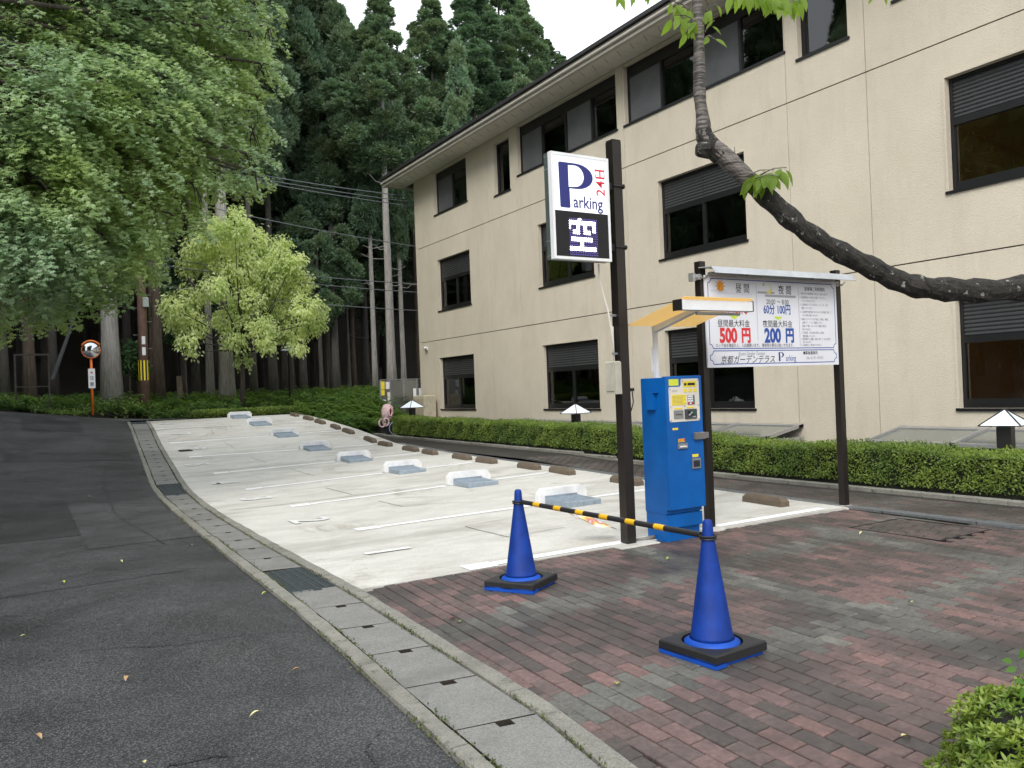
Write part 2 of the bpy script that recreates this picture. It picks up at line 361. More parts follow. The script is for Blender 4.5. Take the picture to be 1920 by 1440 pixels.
def cover(y0, y1, notch=True):
    mb = MB(); k = .004
    xa0, xa1, xb0, xb1 = [float(f) for f in (sl(y0)+.006, sl(y1)+.006, sr(y0)-.004, sr(y1)-.004)]
    tilt = (R_.random()-.5)*.006
    def P(u, v, dz):
        x = (xa0+(xb0-xa0)*u)*(1-v)+(xa1+(xb1-xa1)*u)*v; yy = y0+(y1-y0)*v-(u-.5)*.05
        return (x, yy, float(zlot(np.array(x), np.array(yy)))+.004+dz+tilt*(u-.5))
    # outline with a hand slot cut in the far edge
    u0 = .4+R_.random()*.08; w = .2; vv = .91
    out = [(0, 0), (1, 0), (1, 1), (u0+w, 1), (u0+w, vv), (u0, vv), (u0, 1), (0, 1)] if notch else [(0, 0), (1, 0), (1, 1), (0, 1)]
    n = len(out); top = [P(u, v, 0) for u, v in out]; bot = [P(u, v, -.12) for u, v in out]
    if notch: tf = [(0, 1, 2, 3, 4), (0, 4, 5), (0, 5, 6, 7)]
    else: tf = [(0, 1, 2, 3)]
    mb.add(top+bot, tf+[(i, n+i, n+(i+1) % n, (i+1) % n) for i in range(n)])
    mb.m = [0]*len(tf)+[1]*n  # sides and slot walls take the soil colour: slot shade painted in
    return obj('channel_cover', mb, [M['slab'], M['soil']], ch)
def grate(y0, y1, cells=5):
    mb = MB(); xa, xb = float(sl(y0))+.01, float(sr(y0))-.006; xc, xd = float(sl(y1))+.01, float(sr(y1))-.006
    nb = int((y1-y0)/.022)
    def line(p, q, wd, h=.03):
        p = Vector(p); q = Vector(q); d = (q-p).normalized(); s = Vector((-d.y, d.x, 0))*wd/2
        a = [p-s, q-s, q+s, p+s]; mb.add([(v.x, v.y, v.z) for v in a]+[(v.x, v.y, v.z-h) for v in a], [(0, 1, 2, 3), (0, 4, 5, 1), (1, 5, 6, 2), (2, 6, 7, 3), (3, 7, 4, 0)])
    for i in range(nb+1):
        t = i/nb; yy = y0+(y1-y0)*t; a = xa+(xc-xa)*t; b = xb+(xd-xb)*t
        line((a, yy, float(zlot(np.array(a), np.array(yy)))+.004), (b, yy, float(zlot(np.array(b), np.array(yy)))+.004), .008)
    for k in range(cells+1):
        t = k/cells; line((xa+(xb-xa)*t, y0, float(zlot(np.array(xa), np.array(y0)))+.007), (xc+(xd-xc)*t, y1, float(zlot(np.array(xc), np.array(y1)))+.007), .012)
    for k in range(1, 14):
        t = k/14; line((xa+(xb-xa)*t, y0, float(zlot(np.array(xa), np.array(y0)))+.002), (xc+(xd-xc)*t, y1, float(zlot(np.array(xc), np.array(y1)))+.002), .005)
    o = obj('drain_grate', mb, M['steel_dark'], ch); return o
M['steel_dark'] = mat('weathered_grating', (.085, .1, .105), .5, .5, var=.25, scale=20)
y = 3.16-.6*7
while y < 25.3:
    if abs(y-(3.16+.6*5)) < .05: grate(6.12, 7.02); y = 7.06; continue
    if 13.3 < y < 13.7: grate(y+.02, y+1.35, 4); y += 1.4; continue
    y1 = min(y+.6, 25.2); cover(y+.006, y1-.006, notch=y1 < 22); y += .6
grate(25.22, 25.95, 4)
# car park slab
lot = struct(sheet('parking_lot', kin, cst(7.83), yr(5.93, 26, .45), 12, zlot, .002, M['lot'], skirt=.9))
def gp(px, py, zf=zlot):
    d = ray(px, py); t = 1.5
    while t < 50:
        p = CAM+d*t
        if p[2] <= float(zf(np.array(p[0]), np.array(p[1]))): return p
        t += .01
    return p
def painted(name, x0, x1, y0, y1, m=None, dz=.007, par=None, zf=None):
    zf = zf or zlot
    mb = MB(); xx = yr(x0, x1, .5); V = []
    for x in xx: V += [(x, y0, float(zf(np.array(x), np.array(y0)))+dz), (x, y1, float(zf(np.array(x), np.array(y1)))+dz)]
    mb.add(V, [(2*i, 2*i+2, 2*i+3, 2*i+1) for i in range(len(xx)-1)]); return obj(name, mb, m or M['line'], par or lot)
SY = [6.07+2.49*i for i in range(8)]+[25.85]
for i, y in enumerate(SY[:8]):
    if i == 0:
        painted('stall_line', 3.28, 7.55, y-.1, y+.02)
    else:
        painted('stall_line', 3.4, 5.45, y-.05, y+.05); painted('stall_line', 6.3, 7.25, y-.05, y+.05)
    painted('line_end', 3.12, 3.39, y-(.14 if i == 0 else .085), y+(.06 if i == 0 else .085))
def text(s, size, loc, rot, m, parent, align='CENTER', bold=0, sx=1, shear=0, name='lettering', res=3, ls=1, off=0):
    cu = bpy.data.curves.new(name, 'FONT'); cu.body = s; cu.size = size; cu.align_x = align; cu.align_y = 'CENTER'
    cu.offset = bold*size; cu.resolution_u = res; cu.shear = shear; cu.space_character = ls; cu.space_line = 1.0
    o = bpy.data.objects.new(name, cu); me = bpy.data.meshes.new_from_object(o); bpy.data.objects.remove(o)
    me.name = name; me.materials.clear(); me.materials.append(m)
    for v in me.vertices: v.co.x *= sx
    q = link(name, me, parent); q.location = loc; q.rotation_euler = rot; return q
FRONT = (math.pi/2, 0, 0)
def ground_text(s, px, py, size, sx=1):
    p = gp(px, py)
    o = text(s, size, (p[0], p[1], p[2]+.012), (0, 0, -math.pi/2), M['lineworn'], lot, bold=.015, sx=sx, name='stall_number')
    # lay on slope
    dz = (float(zlot(np.array(p[0]), np.array(p[1]+.3)))-float(zlot(np.array(p[0]), np.array(p[1]-.3))))/.6
    for v in o.data.vertices: v.co.z += -v.co.x*dz
    return o
for s, px, py in (('1', 722, 1035), ('2', 578, 977), ('3', 478, 936), ('4', 418, 906), ('5', 368, 872), ('6', 381, 841), ('7', 338, 814), ('8', 312, 795)):
    ground_text(s, px, py, .64, 1.15)
# worn dash, slab joints, small drain lid
for y in (11.3, 16.3, 21.2): painted('slab_joint', 2.35+(y-11)*.05, 7.8, y-.006, y+.006, M['moss'], .006)
for x in (4.9,):
    pass
def joint(a, b):
    p, q = gp(*a), gp(*b); mb = MB(); n = 10; V = []
    for i in range(n+1):
        t = i/n; x = p[0]+(q[0]-p[0])*t+(R_.random()-.5)*.02; y = p[1]+(q[1]-p[1])*t+(R_.random()-.5)*.02; z = float(zlot(np.array(x), np.array(y)))+.006
        V += [(x-.005, y-.004, z), (x+.005, y+.004, z)]
    mb.add(V, [(2*i, 2*i+1, 2*i+3, 2*i+2) for i in range(n)]); obj('crack', mb, M['crack'], lot)
M['crack'] = mat('dirt_in_crack', (.10, .095, .08), .9, var=.3, scale=50)
for a, b in (((872, 988), (952, 1008)), ((872, 988), (1010, 962)), ((710, 940), (757, 951)), ((757, 951), (990, 918)), ((470, 858), (500, 868)), ((420, 829), (442, 842)), ((545, 880), (590, 893)),
             ((610, 915), (660, 928)), ((395, 806), (402, 815)), ((952, 1008), (1060, 990)), ((660, 928), (830, 900))): joint(a, b)
p = gp(347, 845)
mb = MB(); mb.box(-.14, .14, -.18, .18, 0, .012, 0)
for k in range(7): mb.box(-.12, .12, -.16+k*.05, -.14+k*.05, .012, .018, 1)
obj('drain_lid', mb, [mat('rusty_iron', (.045, .025, .018), .7, var=.3, scale=30), M['rubber']], lot, (p[0], p[1], p[2]+.0))
# side drain with fine grating between slab and path
mb = MB()
sd_o = struct(sheet('side_drain', cst(7.835), cst(7.985), yr(-1, 18.6, .5), 1, lambda x, y: zlot(7.8, y), -.03, M['moss']))
for k in range(int(19.5/.5)):
    y0 = -1+k*.5; mb = MB()
    for i in range(25):
        yy = y0+i*.02; z = float(zlot(np.array(7.8), np.array(yy))); mb.box(7.842, 7.978, yy, yy+.011, z-.02, z+.003)
    z0 = float(zlot(np.array(7.8), np.array(y0))); z1 = float(zlot(np.array(7.8), np.array(y0+.49)))
    for x in (7.838, 7.966): mb.add([(x, y0, z0-.02), (x+.014, y0, z0-.02), (x+.014, y0, z0+.006), (x, y0, z0+.006), (x, y0+.49, z1-.02), (x+.014, y0+.49, z1-.02), (x+.014, y0+.49, z1+.006), (x, y0+.49, z1+.006)], [(0, 1, 2, 3), (3, 2, 6, 7), (0, 3, 7, 4), (1, 5, 6, 2), (4, 7, 6, 5)])
    obj('grating', mb, M['steel'], sd_o)
# garden path
struct(sheet('path', cst(7.99), cst(9.12), yr(-1, 23.5, .5), 3, lambda x, y: zpath(y), -.02, mat('damp_dark_path', (.030, .026, .024), .5, var=.25, scale=1.5, bmp=.5, bscale=120)))
pk = obj('path_kerb', MB(), M['kerb'])
mb = MB()
bpy.data.objects.remove(pk)
pth = bpy.data.objects['path']
for k in range(25):
    y0 = -1+k*.98; z = float(zpath(y0+.5)); mb = MB(); mb.box(9.12, 9.22, y0+.004, y0+.976, z-.1, z+.035, c=.01); obj('kerb_stone', mb, M['kerb'], pth)
# ---- pavers
pave = struct(sheet('brick_pavement', lambda y: kin(y)+.002, cst(7.83), yr(-.6, 5.925, .4), 4, lambda x, y: 0*x, -.03, mat('paver_joint_sand', (.022, .02, .014), .95, var=.4, scale=30, bmp=.5)))
ua, va = math.radians(87), math.radians(4.5)
u = np.array([math.cos(ua), math.sin(ua)]); v = np.array([math.cos(va), math.sin(va)])
HATCH = np.array([(6.89, 5.11), (7.68, 5.21), (7.57, 4.26), (6.85, 4.28)])
def ingrey(x, y):
    b1 = abs(y-(4.52+.1*(x-2.2))) < .16; b2 = abs(y-(3.07+.06*(x-2.1))) < .155 and x < 7.8
    b3 = abs(x-(4.42+.11*(y-3.4))) < .17; b4 = abs(x-(6.42+.1*(y-3.4))) < .16; b5 = abs(y-(1.6+.05*x)) < .15
    return b1 or b2 or b3 or (b4 and y > 2.4)
cells = []
for j in range(-10, 75):
    for i in range(-12, 48):
        c = v*(j*.1)+u*((i+.5*(j % 2))*.2)+np.array([2.0, .0]); x, y = c
        if x < kin(y)+.072 or x > 7.80 or y > 5.99 or y < -.5: continue
        cells.append((x, y))
cells.sort(key=lambda c: math.hypot(c[0]-0, c[1]-0))
def pbox(mb, x, y, L=.193, Wd=.0925, z0=-.03, dz=0, mi=0, tilt=0, zb=0):
    k = .004; P = []
    for s, t in ((-1, -1), (1, -1), (1, 1), (-1, 1)):
        a = v*s*Wd/2+u*t*L/2; b = v*s*(Wd/2-k)+u*t*(L/2-k)
        P.append(((x+a[0], y+a[1], z0+zb), (x+a[0], y+a[1], dz-k+tilt*s+zb), (x+b[0], y+b[1], dz+tilt*s+zb)))
    V = [p[0] for p in P]+[p[1] for p in P]+[p[2] for p in P]; fs = [(8, 9, 10, 11)]
    for i in range(4):
        j = (i+1) % 4; fs += [(i, j, 4+j, 4+i), (4+i, 4+j, 8+j, 8+i)]
    mb.add(V, fs, mi)
pm = []
for k in range(7):
    q = MB(); pbox(q, 0, 0); pm.append(mesh('paver', q, PAV[k]))
def pick(x, y):
    x, y = float(x), float(y)
    if ingrey(x, y): return R_.choices([4, 5, 6], [6, 2.2, 1.6])[0]
    return R_.choices([0, 1, 2, 3], [4, 4, 3, .7])[0]
def inview(x, y):
    d = np.array([x, y, -1.45]); z = d@cF
    if z < .5: return False
    return -60 < 960+F_PX*(d@cR)/z < 1990 and 720-F_PX*(d@cU)/z < 1480
def inhatch(x, y): return 6.86 < x < 7.66 and 4.26 < y < 5.16
cnt = 0; rest = MB()
for x, y in cells:
    k = pick(x, y)
    if inhatch(x, y): continue
    if y > 5.822:
        L_ = 5.924-(y-.0965)
        if L_ > .025: pbox(rest, x, 5.924-L_/2, L=min(L_, .193), dz=0, mi=k)
        continue
    if cnt < 290 and inview(x, y):
        o = link('paver', pm[k], pave, (x, y, (R_.random()-.5)*.003)); o.rotation_euler = ((R_.random()-.5)*.012, (R_.random()-.5)*.02, (R_.random()-.5)*.012); cnt += 1
    else: pbox(rest, x, y, dz=(R_.random()-.5)*.003, mi=k, tilt=(R_.random()-.5)*.001)
# edge course of small square setts along the kerb, and the path's own pavers
y = .2
while y < 5.85:
    x = float(kin(y))+.055; pbox(rest, x, y, L=.094, Wd=.090, dz=-.005+(R_.random()-.5)*.002, mi=pick(x+.1, y)); y += .1
for j in range(9):
    for i in range(95):
        x = 8.06+j*.1; yy = -.8+(i+.5*(j % 2))*.2
        if yy < 13: pbox(rest, x, yy, dz=-.004, mi=R_.choice([1, 2, 2, 2, 5]), zb=float(zpath(yy)))
stuff(obj('paver_field', rest, PAV, pave))
# inlaid hatch
h = MB(); h.box(6.87, 7.66, 4.27, 5.16, -.02, -.006, 0)
for a in ((6.855, 6.87, 4.255, 5.175), (7.66, 7.675, 4.255, 5.175), (6.87, 7.66, 4.255, 4.27), (6.87, 7.66, 5.16, 5.175)): h.box(*a, -.02, .004, 1)
ht = obj('hatch_frame', h, [M['soil'], M['rubber']], pave)
h = MB()
for j in range(8):
    for i in range(5):
        if j < 8: pbox(h, 6.93+j*.097, 4.37+(i+.5*(j % 2)*.4)*.18, L=.165, Wd=.09, dz=-.001, z0=-.01, mi=R_.choice([2, 2, 1]))
obj('inlaid_paver_tray', h, PAV, ht)
# ================================================================ BUILDING
XB = 12.1
def stucco():
    m, t, b = nodes('beige_stucco'); b.inputs['Roughness'].default_value = .88
    c = mixc(t, ramp(t, noise(t, .8, 6, .65), [(.3, 0), (.7, 1)]), (.58, .52, .415), (.66, .60, .485))
    st = noise(t, 3.2, 5, .7, stretch=(1, 1, .18)); c = mixc(t, ramp(t, st, [(.50, 0), (.72, .32)]), c, (.45, .405, .33))
    f = noise(t, 48, 4, .7, stretch=(1, .7, 1.3)); c = mixc(t, ramp(t, f, [(.3, .22), (.6, 0)]), c, (.42, .37, .28))
    t.links.new(c, b.inputs['Base Color']); bump(t, b, f, .55, .02); return m
M['stucco'] = stucco()
M['groove'] = mat('dark_joint', (.07, .05, .04), .9, var=.1)
M['soffit'] = mat('soffit_board', (.66, .63, .56), .7, var=.06)
M['fascia'] = mat('fascia_metal', (.50, .47, .42), .5, var=.08)
M['glass'] = glassmat('window_glass', (.72, .72, .68), .015, .03)
M['screen'] = mat('insect_screen', (.11, .115, .12), .55, var=.1, scale=3)
M['shutter'] = mat('grey_shutter', (.052, .054, .057), .5, var=.06)
M['interior'] = mat('room_wall', (.62, .47, .31), .8, var=.1, scale=.6)
bld = thing('building', 'three storey beige stucco building with black windows and deep eaves behind the hedge', 'building', (XB, 10, 0))
def B(name, mb, m, parent=bld, off=(XB, 10, 0)):
    o = obj(name, mb, m, parent); 
    if parent is bld: o.location = (-off[0], -off[1], -off[2])
    return o
WIN = {'A': (22.32, 24.6, 7.36, 8.74), 'B': (19.74, 20.6, 7.12, 8.6), 'C': (14.92, 19.3, 7.4, 8.74), 'D': (10.09, 14.62, 7.4, 8.74), 'E': (8.76, 9.78, 7.15, 8.6),
       'E2': (4.0, 7.9, 7.4, 8.74), 'F': (22.3, 24.55, 4.17, 5.85), 'G': (16.0, 18.42, 4.17, 5.85), 'H': (11.13, 13.6, 4.17, 5.87), 'I': (4.72, 7.14, 4.19, 5.9),
       'J': (22.27, 24.63, .93, 2.62), 'K': (15.97, 18.4, .93, 2.62), 'L': (11.1, 13.57, .93, 2.62), 'M': (4.7, 7.12, .93, 2.62)}
def wallrect(y0, y1, z0, z1, x0, th, holes):
    ysx = sorted({y0, y1} | {min(max(q, y0), y1) for h in holes for q in h[:2]}); zs = sorted({z0, z1} | {min(max(q, z0), z1) for h in holes for q in h[2:]})
    full = lambda a, b: not any(h[0] <= a <= h[1] and h[2] <= b <= h[3] for h in holes)
    mb = MB(); G = {}
    for i in range(len(ysx)-1):
        for k in range(len(zs)-1): G[i, k] = full((ysx[i]+ysx[i+1])/2, (zs[k]+zs[k+1])/2)
    for (i, k), on in G.items():
        if not on: continue
        a, b, c, d = ysx[i], ysx[i+1], zs[k], zs[k+1]; x1 = x0+th
        mb.add([(x0, a, c), (x0, b, c), (x0, b, d), (x0, a, d)], [(0, 3, 2, 1)])
        if not G.get((i-1, k)): mb.add([(x0, a, c), (x1, a, c), (x1, a, d), (x0, a, d)], [(0, 1, 2, 3)])
        if not G.get((i+1, k)): mb.add([(x0, b, c), (x1, b, c), (x1, b, d), (x0, b, d)], [(0, 3, 2, 1)])
        if not G.get((i, k-1)): mb.add([(x0, a, c), (x1, a, c), (x1, b, c), (x0, b, c)], [(0, 3, 2, 1)])
        if not G.get((i, k+1)): mb.add([(x0, a, d), (x1, a, d), (x1, b, d), (x0, b, d)], [(0, 1, 2, 3)])
    return mb
YG = [-8, 3.6, 8.45, 10.07, 14.68, 19.4, 21.03, 26.0]; ZG = [-.4, 3.21, 6.45, 8.8]
g = .007
holes = list(WIN.values())
B('wall_core', wallrect(-8, 25.99, -.4, 8.8, XB+.022, .2, holes), M['groove'])
for i in range(len(YG)-1):
    for k in range(3):
        y0, y1 = YG[i]+(g if i else 0), YG[i+1]-(g*.8 if i < len(YG)-2 else 0); z0, z1 = ZG[k]+(g*1.5 if k else 0), ZG[k+1]-(g*1.5 if k < 2 else 0)
        hs = [h for h in holes if h[0] < y1 and h[1] > y0 and h[2] < z1 and h[3] > z0]
        B('wall_panel', wallrect(y0, y1, z0, z1, XB, .02, hs), M['stucco'])
mb = MB(); mb.box(XB, 22, 26.0, 26.2, -.4, 8.8); B('end_wall', mb, M['stucco'])
mb = MB(); mb.box(XB+.25, 22, -8.2, -8, -.4, 8.8); mb.box(21.8, 22, -8, 26, -.4, 8.8); B('rear_wall', mb, M['stucco'])
# rooms behind the glass
mb = MB()
for z in (.05, 3.3, 6.55): mb.box(XB+.23, 16.5, -7.9, 25.95, z, z+.06)
mb.box(XB+.23, 16.5, -7.9, 25.95, 8.72, 8.78); mb.box(16.5, 16.6, -7.9, 25.95, .05, 8.78)
for y in (3.6, 8.45, 10.0, 14.75, 19.5, 21.2): mb.box(XB+.23, 16.5, y, y+.1, .11, 8.7)
B('rooms', mb, M['interior'])
M['lampwarm'] = mat('ceiling_light', (.8, .7, .5), .5, var=0, emis=(1, .72, .42), es=4)
for y in (6, 12.3, 17.2, 23.4):
    for z in (3.27, 6.52): mb = MB(); mb.box(13.6, 13.9, y-.5, y+.5, z-.03, z-.001); B('ceiling_lamp', mb, M['lampwarm'])
def window(key, y0, y1, z0, z1):
    top = z0 > 7; mb = MB(); xf = XB+.11; t = .055; xb = xf+.07
    # outer frame
    mb.box(xf, xb, y0+.002, y0+t, z0+.002, z1-.002); mb.box(xf, xb, y1-t, y1-.002, z0+.002, z1-.002)
    mb.box(xf, xb, y0+t, y1-t, z1-t, z1-.002); mb.box(xf, xb, y0+t, y1-t, z0+.002, z0+t+.02)
    panes = []
    if top:
        n = {'A': 2, 'B': 1, 'C': 4, 'D': 4, 'E': 1, 'E2': 4}[key]
        zt = z1-.26 if n > 1 else z1-t
        if n > 1: mb.box(xf+.004, xb, y0+t, y1-t, zt, z1-t)
        w = (y1-y0)/n
        for k in range(1, n): 
            q = .05 if k*2 == n and n == 4 else .03; mb.box(xf-.006, xb, y0+w*k-q, y0+w*k+q, z0+t, zt)
        panes = [(y0+w*k+.03, y0+w*(k+1)-.03, z0+t+.02, zt, k) for k in range(n)]
    else:
        zs_ = z1-.62; mid = (y0+y1)/2
        mb.box(xf-.004, xb, y0+t, y1-t, zs_-.10, zs_); mb.box(xf-.01, xb, mid-.028, mid+.028, z0+t, zs_-.1)
        mb.box(xf+.01, xb, y0+t, y0+t+.07, z0+t+.02, zs_-.1)
        mb.box(xf+.01, xb, y0+t, y1-t, z0+t+.02, z0+t+.08)
        panes = [(y0+t+.07, mid-.028, z0+t+.08, zs_-.1, 1), (mid+.028, y1-t, z0+t+.08, zs_-.1, 1)]
    f = B('window', mb, M['frame'])
    sb = MB(); sb.box(XB-.03, xf, y0-.04, y1+.04, z0-.045, z0-.002); obj('sill', sb, M['frame'], f)
    if not top:
        s = MB(); n = 9; h = (z1-t-.02-zs_)/n
        for (a, b) in ((y0+t, mid-.012), (mid+.012, y1-t)):
            for k in range(n):
                z = zs_+k*h; s.add([(xf+.03, a, z), (xf+.012, a, z+h*.35), (xf+.012, a, z+h*.75), (xf+.035, a, z+h), (xf+.03, b, z), (xf+.012, b, z+h*.35), (xf+.012, b, z+h*.75), (xf+.035, b, z+h)],
                                   [(0, 1, 5, 4), (1, 2, 6, 5), (2, 3, 7, 6)])
        s.box(xf+.036, xb, y0+t, y1-t, zs_, z1-t)
        obj('shutter', s, M['shutter'], f)
    for (a, b, c, d, k) in panes:
        p = MB()
        scr = top and key not in 'BE' and ((k % 2 == 1))
        if scr: p.box(xf+.02, xf+.03, a, b, c, d); obj('insect_screen', p, M['screen'], f)
        else: p.box(xf+.035, xf+.041, a, b, c, d); obj('pane', p, M['glass'], f)
    return f
for k, wv in WIN.items(): window(k, *wv)
# beige trim round each opening
for (y0, y1, z0, z1) in WIN.values():
    mb = MB(); mb.box(XB-.012, XB+.10, y1-.006, y1+.035, z0, z1+.03); mb.box(XB-.012, XB+.10, y0, y1-.0065, z1-.006, z1+.03); B('window_trim', mb, M['stucco'])
# eaves: soffit boards, fascia, roof
y = -8.0; sbm = MB(); sbm.box(0, .7, 0, .443, 0, .02)
sm_ = mesh('soffit_board', sbm, M['soffit'])
bi = 0
while y < 26.95:
    o = link('soffit_board', sm_, bld, (11.39-XB, y-10, 8.80)); y += .45
    if y < 26:
        s = MB(); s.box(11.75, 11.79, y-.30, y-.10, 8.797, 8.80)
vm = mesh('soffit_vent', MB().prism([(0, .0, -.0015), (.01, -.01, -.0015), (.28, .18, -.0015), (.27, .19, -.0015)], (0, 0, .003)), mat('vent_grey', (.22, .2, .17), .8, var=0))
yy = -7.95
while yy < 26.8: link('soffit_vent', vm, bld, (11.50-XB, yy-10, 8.80)); yy += .45
mb = MB(); mb.box(11.28, 11.385, -8, 27.05, 8.77, 8.99); mb.box(11.385, 22, 26.96, 27.06, 8.77, 8.99); B('fascia', mb, M['fascia'])
mb = MB(); mb.tube([(11.245, -8, 8.88), (11.245, 27.05, 8.88)], .035, 10); B('gutter', mb, M['fascia'], )
mb = MB(); mb.prism([(11.2, -8, 9.0), (22, -8, 10.6), (22, -8, 10.7), (11.2, -8, 9.08)], (0, 35.1, 0)); mb.prism([(12.1, -8, 8.82), (22, -8, 8.82), (22, -8, 10.55), (12.1, -8, 9.1)], (0, 34.9, 0)); B('roof', mb, mat('dark_roof', (.03, .03, .032), .5, var=.2))
# light wells (lean-to glass covers over the basement windows)
def lightwell(y0, y1, n, label):
    t = thing('light_well_cover', label, 'skylight', (11.6, (y0+y1)/2, .25), 0, 'glazed light well covers along the foot of the building')
    yc = (y0+y1)/2; h = MB(); L = (y1-y0)/2
    z0, z1 = .23, .40; xa, xb = -.45, .49
    def P(x): return z0+(z1-z0)*(x-xa)/(xb-xa)
    for s, e in ((xa, xa+.06), (xb-.12, xb)):
        h.add([(s, -L, P(s)), (e, -L, P(e)), (e, L, P(e)), (s, L, P(s)), (s, -L, P(s)-.05), (e, -L, P(e)-.05), (e, L, P(e)-.05), (s, L, P(s)-.05)], [(0, 1, 2, 3), (0, 4, 5, 1), (1, 5, 6, 2), (2, 6, 7, 3), (3, 7, 4, 0)])
    for k in range(n+1):
        y = -L+2*L*k/n; w_ = .04
        a, b = max(-L, y-w_), min(L, y+w_)
        h.add([(xa, a, P(xa)+.012), (xb, a, P(xb)+.012), (xb, b, P(xb)+.012), (xa, b, P(xa)+.012), (xa, a, P(xa)-.05), (xb, a, P(xb)-.05), (xb, b, P(xb)-.05), (xa, b, P(xa)-.05)], [(0, 1, 2, 3), (0, 4, 5, 1), (1, 5, 6, 2), (2, 6, 7, 3), (3, 7, 4, 0)])
    obj('frame', h, M['alu'], t)
    for k in range(n):
        a, b = -L+2*L*k/n+.04, -L+2*L*(k+1)/n-.04; q = MB()
        q.add([(xa+.06, a, P(xa+.06)-.015), (xb-.12, a, P(xb-.12)-.015), (xb-.12, b, P(xb-.12)-.015), (xa+.06, b, P(xa+.06)-.015)], [(0, 1, 2, 3)]); obj('pane', q, M['wellglass'], t)
    q = MB(); q.box(xa+.02, xa+.05, -L, L, -.35, z0-.052); q.box(xa-.01, xa+.06, -L, L, z0-.10, z0-.075); obj('front_panel', q, M['frame'], t)
    for s_ in (-L, L-.03): q = MB(); q.box(xa+.051, xb, s_, s_+.03, -.35, z0-.055); obj('end_wall', q, M['alu'], t)
M['wellglass'] = mat('wired_glass', (.13, .15, .14), .12, var=.15, scale=2, coat=.4)
lightwell(2.6, 8.05, 4, 'sloping glass light well cover nearest the camera, behind the hedge at the right edge')
lightwell(9.98, 14.6, 3, 'sloping glass light well cover below the price board, behind the hedge')
lightwell(14.8, 19.3, 4, 'sloping glass light well cover behind the middle garden lamp')
# white gravel strip between wells and hedge
mb = MB(); mb.box(10.15, 11.1, 2, 8.5, -.05, .12)
struct(obj('gravel_strip', mb, mat('white_gravel', (.6, .6, .58), .9, var=.4, scale=40, bmp=1, bscale=60)))
# security camera
t = thing('security_camera', 'small white security camera on the wall near the far corner of the building', 'camera', (XB, 25.58, 2.98))
mb = MB(); mb.box(-.03, 0, -.05, .05, -.06, .06, c=.01); mb.tube([(-.03, 0, 0), (-.09, 0, .03)], .015); obj('bracket', mb, M['white'], t)
mb = MB(); mb.tube([(-.06, .10, .05), (-.10, -.02, .04), (-.13, -.13, .02)], [.035, .04, .045], 12); obj('body', mb, M['white'], t, smooth=True)
mb = MB(); mb.tube([(-.04, 0, -.06), (-.02, 0, -.16)], .008); obj('cable', mb, M['greyprint'], t)
# meter box
t = thing('air_conditioner', 'beige ribbed outdoor unit standing at the far corner of the building', 'outdoor unit', (11.75, 25.2, .4))
mb = MB(); mb.box(-.22, .22, -.4, .4, .05, 1.0, c=.03); obj('casing', mb, M['cream2'] if 'cream2' in M else mat('beige_plastic', (.5, .45, .33), .5), t)
mb = MB()
for k in range(8): mb.box(-.3+k*.0-.0+.07, -.222+.0, -.35+k*.09, -.30+k*.09, .1, .9)
mb = MB()
for k in range(8): mb.box(-.232, -.221, -.36+k*.095, -.31+k*.095, .12, .88)
obj('louvre', mb, mat('beige_plastic_dark', (.36, .32, .24), .5), t)

# ================================================================ SIGN POST
def rod(mb, a, b, r=.006, n=8): return mb.tube([a, b], r, n)
t = thing('parking_sign', 'tall dark post carrying a white lit Parking 24H sign box with LED display', 'sign', (4.78, 5.96, 0))
mb = MB(); mb.box(-.05, .05, -.05, .05, -.02, 3.70, c=.004); obj('post', mb, M['post'], t)
mb = MB(); mb.box(-.048, .048, -.048, .048, 3.701, 3.712); obj('post_cap', mb, M['black'], t)
mb = MB(); mb.box(-.21, .24, -.16, .18, -.02, .012, c=.006); obj('footing', mb, M['lot'], t)
for z in (2.72, 3.28):
    mb = MB(); mb.box(-.17, -.05, -.03, .03, z-.03, z+.03); rod(mb, (-.06, -.06, z), (.07, -.06, z), .007); rod(mb, (-.06, .06, z), (.07, .06, z), .007); mb.box(.051, .06, -.07, .07, z-.02, z+.02); obj('clamp', mb, M['black'], t)
bx0, bx1, bz0, bz1, by0, by1 = -.77, -.15, 2.575, 3.50, -.105, .01
sb = MB(); sb.box(bx0, bx1, by0+.02, by1, bz0, bz1); box = obj('sign_box', sb, mat('grey_green_steel', (.10, .125, .12), .4, .3, var=.1), t)
fr = MB(); w_ = .022
fr.box(bx0-.002, bx1+.002, by0, by0+.05, bz1-w_, bz1+.002); fr.box(bx0-.002, bx1+.002, by0, by0+.05, bz0-.002, bz0+w_)
fr.box(bx0-.002, bx0+w_, by0, by0+.05, bz0+w_, bz1-w_); fr.box(bx1-w_, bx1+.002, by0, by0+.05, bz0+w_, bz1-w_); obj('frame', fr, M['white'], box)
fb = MB()
for z in (bz1-.03, bz1-.14, bz0+.16, bz0+.03):
    for y in (by0+.07, by0+.10): fb.add(*[[(bx0-.004, y-.004, z-.004+(y*.0)), (bx0-.004, y+.004, z-.004), (bx0-.004, y+.004, z+.004), (bx0-.004, y-.004, z+.004), (bx0, y-.004, z-.004), (bx0, y+.004, z-.004), (bx0, y+.004, z+.004), (bx0, y-.004, z+.004)], [(0, 3, 2, 1), (0, 1, 5, 4), (1, 2, 6, 5), (2, 3, 7, 6), (3, 0, 4, 7)]])
obj('screws', fb, M['alu'], box)
zsplit = bz1-.545*(bz1-bz0)
M['litwhite'] = mat('lit_acrylic', (.8, .82, .86), .3, var=0, emis=(.9, .93, 1), es=.38)
pn = MB(); pn.box(bx0+w_, bx1-w_, by0+.008, by0+.02, zsplit, bz1-w_); obj('lit_panel', pn, M['litwhite'], box)
